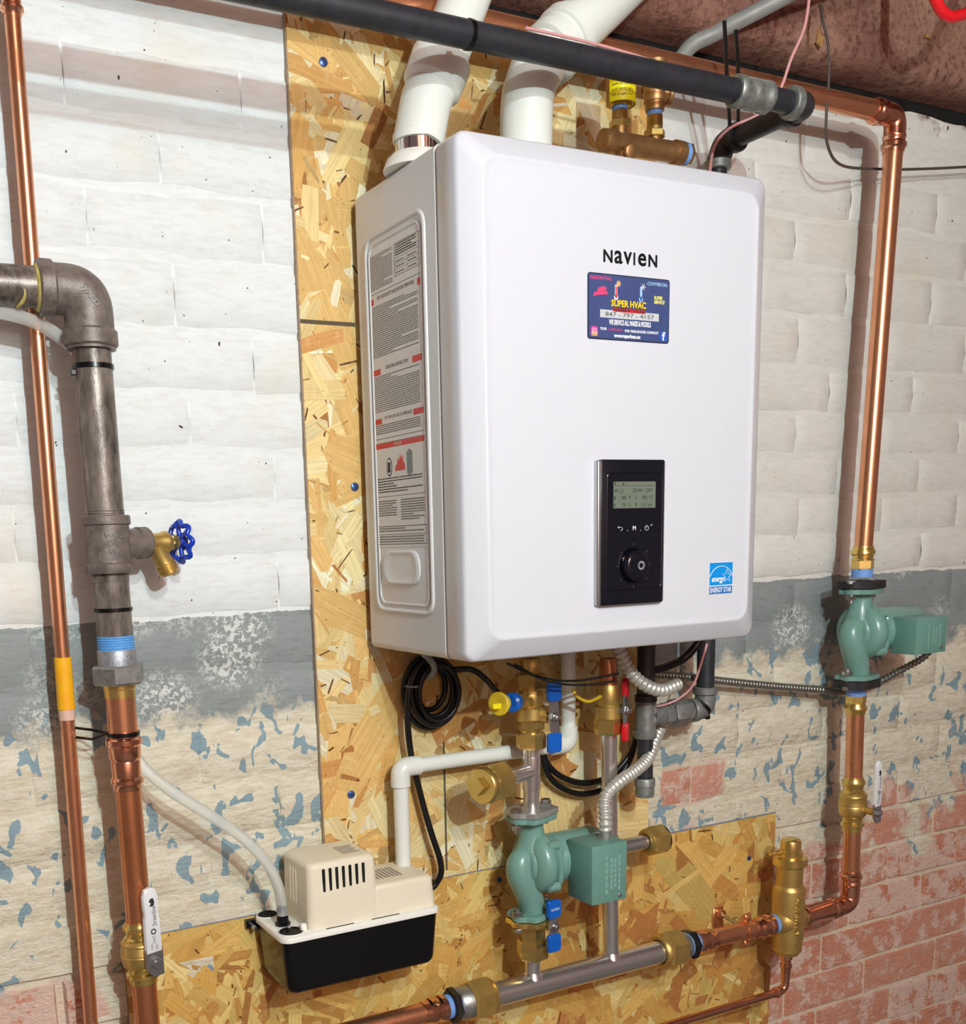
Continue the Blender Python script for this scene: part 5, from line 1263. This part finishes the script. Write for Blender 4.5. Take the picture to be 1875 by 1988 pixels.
# riser above the middle pump with plugged tee
t3 = thing('steel_riser', 'short stainless riser with brass plugged tee above the middle pump', 'pipe', axm.y(1575))
MB().cyl(axm.y(1440), axm.y(1576), .0142, 28).build('tube', 'steel_v', t3)
MB().lathe(axm.y(1572), (0, 0, 1), [(0, .0225), (.002, .0225), (.0035, .018), (.0035, .0145)], 28).build('flange_ring', 'steel_v', t3)
ss = MB(); span(ss, axm.y(1468), axm.y(1532), [(0, .0142), (0, .0156), (.04, .0159), (.96, .0159), (1, .0156), (1, .0142)], 28); ss.build('tee_body', 'steel_v', t3)
bp = axm.y(1497); kd = V(-.94, -.34, 0).normalized()
axk = Axis(bp, bp + kd * .2)
MB().cyl(bp, axk.x(955), .0140, 26).build('branch_tube', 'steel', t3)
m_ = MB(); a_, b_ = axk.x(975), axk.x(940); m_.hex(a_, b_ - a_, .0345, (b_ - a_).length, .3, .08, 6); nut = m_.build('plug_nut', 'brass_cast', t3, True, 25)
MB().lathe(axk.x(944), kd, [(0, .031), (.004, .0320), (.012, .0315), (.015, .029), (.015, 0)], 34).build('plug_disc', 'brass', nut)
m_ = MB(); m_.hex(axk.x(944) + kd * .014, kd, .0150, .011, .0, .1, 4); m_.build('plug_square', 'brass', nut, True, 25)

# ================================================================== BOILER VALVES
def handle_valve(label, axis, parts, hc, face, cap_mat, hl=.058, wd=.025, word=None, gh=.034):
    t = thing('isolation_valve', label, 'valve', axis.y(parts[-1][1]))
    for y0, y1, r, kind, m in parts:
        a_, b_ = axis.y(y0), axis.y(y1); L = (b_ - a_).length; mm = MB()
        if kind == 'hex': mm.hex(a_, b_ - a_, r, L, .35, .12); mm.build('hex_nut', m, t, True, 25)
        else: mm.lathe(a_, b_ - a_, [(0, r * .9), (L * .12, r), (L * .88, r), (L, r * .9)], 28); mm.build('body', m, t)
    f = Vector(face).normalized(); up = V(0, 0, 1); side = up.cross(f).normalized()
    c = Vector(hc); base = axis.y(parts[len(parts) // 2][0])
    sb = axis.a + axis.d * (c - axis.a).dot(axis.d)
    MB().cyl(sb, c - f * .012, .0125, 20).build('stem_boss', 'brass_cast', t)
    MB().cyl(c - f * .016, c, .0075, 16).build('stem', 'screw_steel', t)
    pm = MB(); pm.prism([(-.0085, -hl * .55), (.0085, -hl * .55), (.011, 0), (.0085, hl * .55), (-.0085, hl * .55), (-.011, 0)], c, side, up, .003); hd = pm.build('handle_plate', 'silver', t)
    nm = MB(); nm.hex(c + f * .001, f, .0095, .007, .2); nm.lathe(c + f * .008, f, [(0, .0055), (.005, .005), (.006, .003)], 14); nm.build('handle_nut', 'screw_steel', hd, True, 25)
    for s in (1, -1):
        cc = c + up * s * hl * .72 + f * .0015
        poly = rrect(wd * 1.15, gh, .0050, 4)
        R = [[cc + side * a * k + up * b * k + f * h for a, b in poly] for h, k in ((-.004, .93), (-.0025, 1), (.0035, 1), (.005, .93))]
        g = MB().rings(R).build('handle_grip', cap_mat, hd, True, 40)
        if word and s > 0: text(word, cc + f * .0053, -side if side.x < 0 else side, up, .0072, 'card_white', g, 'grip_lettering', width=.019)
    return t
BF = (.10, -1, 0)
hv = P(1074, 1392, -.140)
tL = handle_valve('brass valve with blue handle under the boiler above the plugged tee', axm,
    [(1278, 1310, .0175, 'cyl', 'brass_cast'), (1308, 1338, .0290, 'hex', 'brass_cast'), (1336, 1372, .0210, 'cyl', 'brass_cast'), (1370, 1398, .0268, 'cyl', 'brass_cast'), (1397, 1416, .0240, 'hex', 'brass'), (1414, 1424, .0185, 'cyl', 'brass'), (1422, 1452, .0272, 'hex', 'brass_cast')], hv, BF, 'blue_rubber', .062)
c = P(1005, 1362, -.135)
MB().cyl(axm.y(1362), c, .0125, 20).build('drain_port', 'brass_cast', tL)
MB().lathe(P(1000, 1362, -.140), (-1, -.55, 0), [(0, .012), (.004, .0165), (.014, .0165), (.018, .012)], 22).build('drain_knob', 'blue_rubber', tL)
MB().lathe(P(978, 1364, -.155), (-1, -.45, 0), [(0, .014), (.010, .0145), (.012, .0195), (.016, .0200), (.018, .018), (.018, .012), (.014, 0)], 26).build('drain_cap', 'yellow_tag', tL)
a_ = P(968, 1370, -.175); MB().box(a_ + V(-.012, -.003, -.005), a_ + V(.004, .003, .004), .001, 1).build('cap_tab', 'yellow_label', tL)
hv = P(1073, 1797, -.140)
handle_valve('brass valve with blue branded handle below the middle pump', axm,
    [(1786, 1800, .0205, 'cyl', 'brass'), (1795, 1832, .0240, 'hex', 'brass'), (1824, 1858, .0295, 'hex', 'brass')], hv, BF, 'blue_rubber', .044, word='NAVIEN', gh=.033)
hv = P(1212, 1378, -.128)
handle_valve('brass valve with red handle under the boiler on the long riser', axr2,
    [(1278, 1330, .0160, 'cyl', 'copper_dull'), (1328, 1372, .0215, 'cyl', 'brass_cast'), (1368, 1396, .0255, 'cyl', 'brass_cast'), (1394, 1424, .0270, 'hex', 'brass')], hv, (.75, -1, 0), 'red_rubber', .056, .015)
a_ = P(1140, 1352, -.115)
o = MB().tube(spline([P(1112, 1338, -.11), P(1120, 1352, -.115), P(1142, 1362, -.12), P(1166, 1352, -.12)], 6), .0030, 8).build('tag_strap', 'yellow_tag', None)
tag(o, 'yellow strap hanging beside the red handled valve', 'strap')

# ================================================================== MANIFOLD ENDS, LOWER COPPER
t = thing('pipe_union', 'grey bushing and hex with blue tape right of the manifold', 'fitting', axn.x(1330))
m_ = MB(); span(m_, axn.x(1316), axn.x(1331), [(0, .0285), (.9, .0270), (1, .025)], 30); m_.build('bushing', 'zinc', t)
m_ = MB(); span(m_, axn.x(1327), axn.x(1337), [(0, .0235), (0, .0250), (1, .0245), (1, .022)], 28); m_.build('thread_tape', 'blue_tape', t)
m_ = MB(); a_, b_ = axn.x(1333), axn.x(1345); m_.hex(a_, b_ - a_, .0300, (b_ - a_).length, .9, .1); m_.build('hex_bushing', 'bracket_black', t, True, 25)
m_ = MB(); span(m_, axn.x(1343), axn.x(1351), [(0, .019), (0, .0208), (1, .0202), (1, .018)], 26); m_.build('thread_tape', 'blue_tape', t)
t = thing('copper_pipe', 'copper pipe between the stainless manifold and the air separator', 'pipe', axn.x(1430))
yS = V(xsep - .042, YR, zlo)
axc = Axis(axn.x(1348), yS)
MB().cyl(axc.x(1350), axc.x(1504), rcu, 28).build('tube', 'copper', t)
for x0_, x1_ in ((1346, 1385), (1502, 1462)):
    a_, b_ = axc.x(x0_), axc.x(x1_); L = (b_ - a_).length
    MB().lathe(a_, b_ - a_, [(0, rcu), (0, rcu * 1.12), (.12 * L, rcu * 1.13), (.18 * L, rcu * 1.3), (.34 * L, rcu * 1.3), (.40 * L, rcu * 1.12), (.55 * L, rcu * 1.12), (.60 * L, rcu * 1.26), (.74 * L, rcu * 1.26), (.80 * L, rcu * 1.12), (L, rcu * 1.10), (L, rcu)], 28).build('press_sleeve', 'copper_bright', t)
# pipe hanger
cc = axc.x(1449)
t = thing('pipe_hanger', 'copper plated pipe clamp with wall plate and steel rod', 'clamp', P(1392, 1785, -.001))
band(cc, axc.d, rcu + .0004, .016, .0020).build('clamp_ring', 'copper', t)
for s in (1, -1):
    e_ = MB(); e_.box(cc + V(-.008, -.004, s * .019 if s > 0 else -.036), cc + V(.008, .004, .036 if s > 0 else -.019), .0015, 1); e_.lathe(cc + V(0, -.004, s * .028), (0, -1, 0), [(0, .0055), (.003, .005), (.004, 0)], 14); e_.build('clamp_ear', 'copper', t)
pl = P(1393, 1785, -.002)
MB().box((pl.x - .014, -.0045, pl.z - .040), (pl.x + .014, -.0012, pl.z + .028), .0012, 1).build('wall_plate', 'copper', t)
MB().lathe(V(pl.x, -.0045, pl.z + .016), (0, -1, 0), [(0, .006), (.003, .005), (.004, 0)], 14).build('plate_screw', 'screw_steel', t)
rod0 = V(pl.x + .004, -.004, cc.z + .004)
MB().lathe(rod0, (0, -1, 0), [(0, .011), (.008, .0105), (.012, .007), (.012, .004)], 18).build('rod_socket', 'copper', t)
MB().cyl(rod0, cc + V(-.0, .016, .004), .0042, 14).build('rod', 'screw_steel', t)
# left end of the manifold and the copper leaving at the bottom edge
t = thing('pipe_union', 'grey bushing and hex with blue tape left of the manifold', 'fitting', axn.x(890))
m_ = MB(); span(m_, axn.x(912), axn.x(886), [(0, .0300), (.85, .0290), (1, .026)], 30); m_.build('bushing', 'zinc', t)
m_ = MB(); span(m_, axn.x(892), axn.x(882), [(0, .0245), (0, .0268), (1, .0262), (1, .024)], 28); m_.build('thread_tape', 'blue_tape', t)
m_ = MB(); a_, b_ = axn.x(886), axn.x(872); m_.hex(a_, b_ - a_, .0315, (b_ - a_).length, .9, .1); m_.build('hex_bushing', 'bracket_black', t, True, 25)
m_ = MB(); span(m_, axn.x(875), axn.x(864), [(0, .020), (0, .0218), (1, .0212), (1, .019)], 26); m_.build('thread_tape', 'blue_tape', t)
t = thing('copper_pipe', 'copper pipe leaving the manifold at the bottom edge', 'pipe', axn.x(800))
MB().cyl(axn.x(866), axn.x(866) + V(-.36, 0, 0), .0182, 28).build('tube', 'copper', t)
a_ = axn.x(866); MB().lathe(a_, (-1, 0, 0), [(0, .018), (0, .0205), (.004, .0206), (.007, .0240), (.014, .0240), (.017, .0206), (.022, .0204), (.026, .0232), (.033, .0232), (.036, .0204), (.048, .0200), (.048, .018)], 28).build('press_sleeve', 'copper_bright', t)

# ================================================================== CONDENSATE LINE, CABLES, CONDUITS
YP = -.045; rp = .0132
zp = P(950, 1466, YP).z; xl = P(779, 1560, YP).x; xrp = P(1103, 1400, YP).x
t = thing('condensate_pipe', 'white plastic condensate pipe stepping down to the cream pump', 'pipe', V(xl, YP, zlow))
lowz = zlow + .002
MB().cyl(V(xl, YP, lowz - .004), V(xl, YP, zp - .02), rp, 24).build('down_pipe', 'pvc', t)
MB().cyl(V(xl + .02, YP, zp), V(xrp - .02, YP, zp), rp, 24).build('cross_pipe', 'pvc', t)
MB().cyl(V(xrp, YP, zp + .02), V(xrp, YP, .02), rp, 24).build('up_pipe', 'pvc', t)
e_ = MB(); e_.tube(bend([V(xl, YP, zp - .032), V(xl, YP, zp), V(xl + .036, YP, zp)], .018, 10), .0168, 24); e_.build('elbow', 'pvc', t)
e_ = MB(); e_.tube(bend([V(xrp - .036, YP, zp), V(xrp, YP, zp), V(xrp, YP, zp + .034)], .026, 10), .0168, 24); e_.build('elbow', 'pvc', t)

# coiled power cable
cc = P(843, 1342, -.028)
t = thing('power_cable', 'coiled black power cable hanging under the boiler', 'cable', cc)
for i in range(6):
    R_ = .030 + .0042 * i * .9; ph = .6 * i; yy = -.014 - .0065 * ((i * 2) % 5)
    pts = [V(cc.x + .003 * sin(i) + R_ * cos(a), yy - .003 * sin(a + ph), cc.z + .004 * cos(i * 2) + R_ * 1.28 * sin(a)) for a in [2 * pi * k / 40 for k in range(42)]]
    MB().tube(pts, .0047, 10, False).build('coil_loop', 'black_rubber', t)
drop = [P(800, 1318, -.040), P(793, 1345, -.042), P(791, 1400, -.040), P(797, 1460, -.036), P(807, 1505, -.030), P(822, 1565, -.030), P(838, 1620, -.034), P(853, 1665, -.036), P(856, 1695, -.036), P(846, 1716, -.030), P(838, 1724, -.030)]
MB().tube(spline(drop, 8), .0056, 12).build('drop_lead', 'black_rubber', t)
MB().tube(spline([P(880, 1300, -.04), P(915, 1300, -.06), P(940, 1316, -.08), P(965, 1345, -.09), P(985, 1375, -.09)], 8), .0052, 12).build('boiler_lead', 'black_rubber', t)
MB().tube(spline([P(820, 1268, -.06), P(834, 1280, -.060), P(843, 1296, -.058), P(840, 1308, -.052), P(833, 1316, -.045)], 6), .0055, 10).build('hanging_clip', 'galv', t)
MB().tube([P(786, 1332, -.052), P(800, 1334, -.056), P(812, 1333, -.05)], .0018, 6).build('tie', 'galv', t)
for i, (dz, nm) in enumerate(((0, 'upper'), (18, 'lower'))):
    o = MB().tube(spline([P(1052, 1452, -.030), P(1062, 1482 + dz, -.028), P(1090, 1508 + dz * 1.2, -.026), P(1135, 1520 + dz * 1.2, -.026), P(1185, 1506 + dz, -.028), P(1222, 1465 + dz * .6, -.032), P(1236, 1420, -.040), P(1240, 1360, -.05)], 8), .0058, 12).build('cable_loop', 'black_rubber', None)
    tag(o, 'black cable sagging behind the steel risers, ' + nm + ' of the two loops', 'cable', 'sagging cable loops')
o = MB().tube(spline([P(1258, 1302, -.10), P(1290, 1296, -.10), P(1325, 1280, -.10), P(1350, 1255, -.11), P(1360, 1240, -.11)], 8), .0075, 12).build('drain_hose', 'black_rubber', None)
tag(o, 'black hose curving up to the boiler beside the gas drop', 'hose')
o = corrugated(spline([P(1200, 1255, -.150), P(1212, 1285, -.155), P(1230, 1312, -.160), P(1256, 1332, -.165), P(1285, 1340, -.165), P(1316, 1328, -.160)], 14), .0122, .0100, .0030).build('flexible_conduit', 'conduit', None, True, 60)
tag(o, 'pale corrugated conduit curving under the boiler to its right', 'conduit')
o = corrugated(spline([P(1258, 1308, -.05), P(1330, 1314, -.045), P(1400, 1322, -.035), P(1500, 1332, -.030), P(1580, 1338, -.030), P(1640, 1342, -.038), P(1700, 1326, -.050), P(1750, 1300, -.075), P(1790, 1278, -.110), P(1805, 1262, -.120)], 14), .0082, .0085, .0022).build('flexible_conduit', 'conduit_dark', None, True, 60)
tag(o, 'dark metal conduit stretched along the wall to the right pump', 'conduit')
pe = FM(.108, -.070, .062)
o = corrugated(spline([pe, pe + V(.000, 0, .022), P(1176, 1546, -.155), P(1204, 1517, -.145), P(1236, 1494, -.125), P(1258, 1472, -.105), P(1270, 1440, -.085), P(1284, 1408, -.07), P(1300, 1372, -.06)], 14), .0120, .0100, .0030).build('flexible_conduit', 'conduit', None, True, 60)
tag(o, 'pale corrugated conduit rising from the middle pump terminal box', 'conduit')
o = MB().tube(spline([P(1372, 1250, -.13), P(1360, 1290, -.13), P(1345, 1330, -.13), P(1318, 1356, -.12), P(1290, 1368, -.11), P(1268, 1372, -.10)], 8), .0022, 8).build('thermostat_wire', 'pink_wire', None)
tag(o, 'thin pink wire crossing beside the gas drop under the boiler', 'wire')
for i, (a, b, c_, d_) in enumerate((((985, 1288), (1040, 1312), (1110, 1322), (1200, 1308)), ((1000, 1290), (1060, 1322), (1130, 1330), (1195, 1322)))):
    o = MB().tube(spline([P(*a, -.20), P(*b, -.19), P(*c_, -.18), P(*d_, -.17)], 8), .0022, 6).build('control_wire', 'dark_wire', None)
    tag(o, 'dark control wire sagging under the boiler, ' + ('nearer to the casing' if i == 0 else 'the lower of the pair'), 'wire', 'control wires under the boiler')
# underside fittings of the boiler
for px, y_, r, m in ((1035, -.10, .020, 'brass_cast'), (1183, -.10, .018, 'copper_dull'), (1250, -.092, .026, 'black_plastic'), (1110, -.09, .022, 'black_plastic')):
    c = P(px, 1290, y_)
    MB().lathe(V(c.x, y_, .004), (0, 0, -1), [(0, r), (.012, r), (.014, r * .8), (.03, r * .78)], 22).build('port', m, boiler)
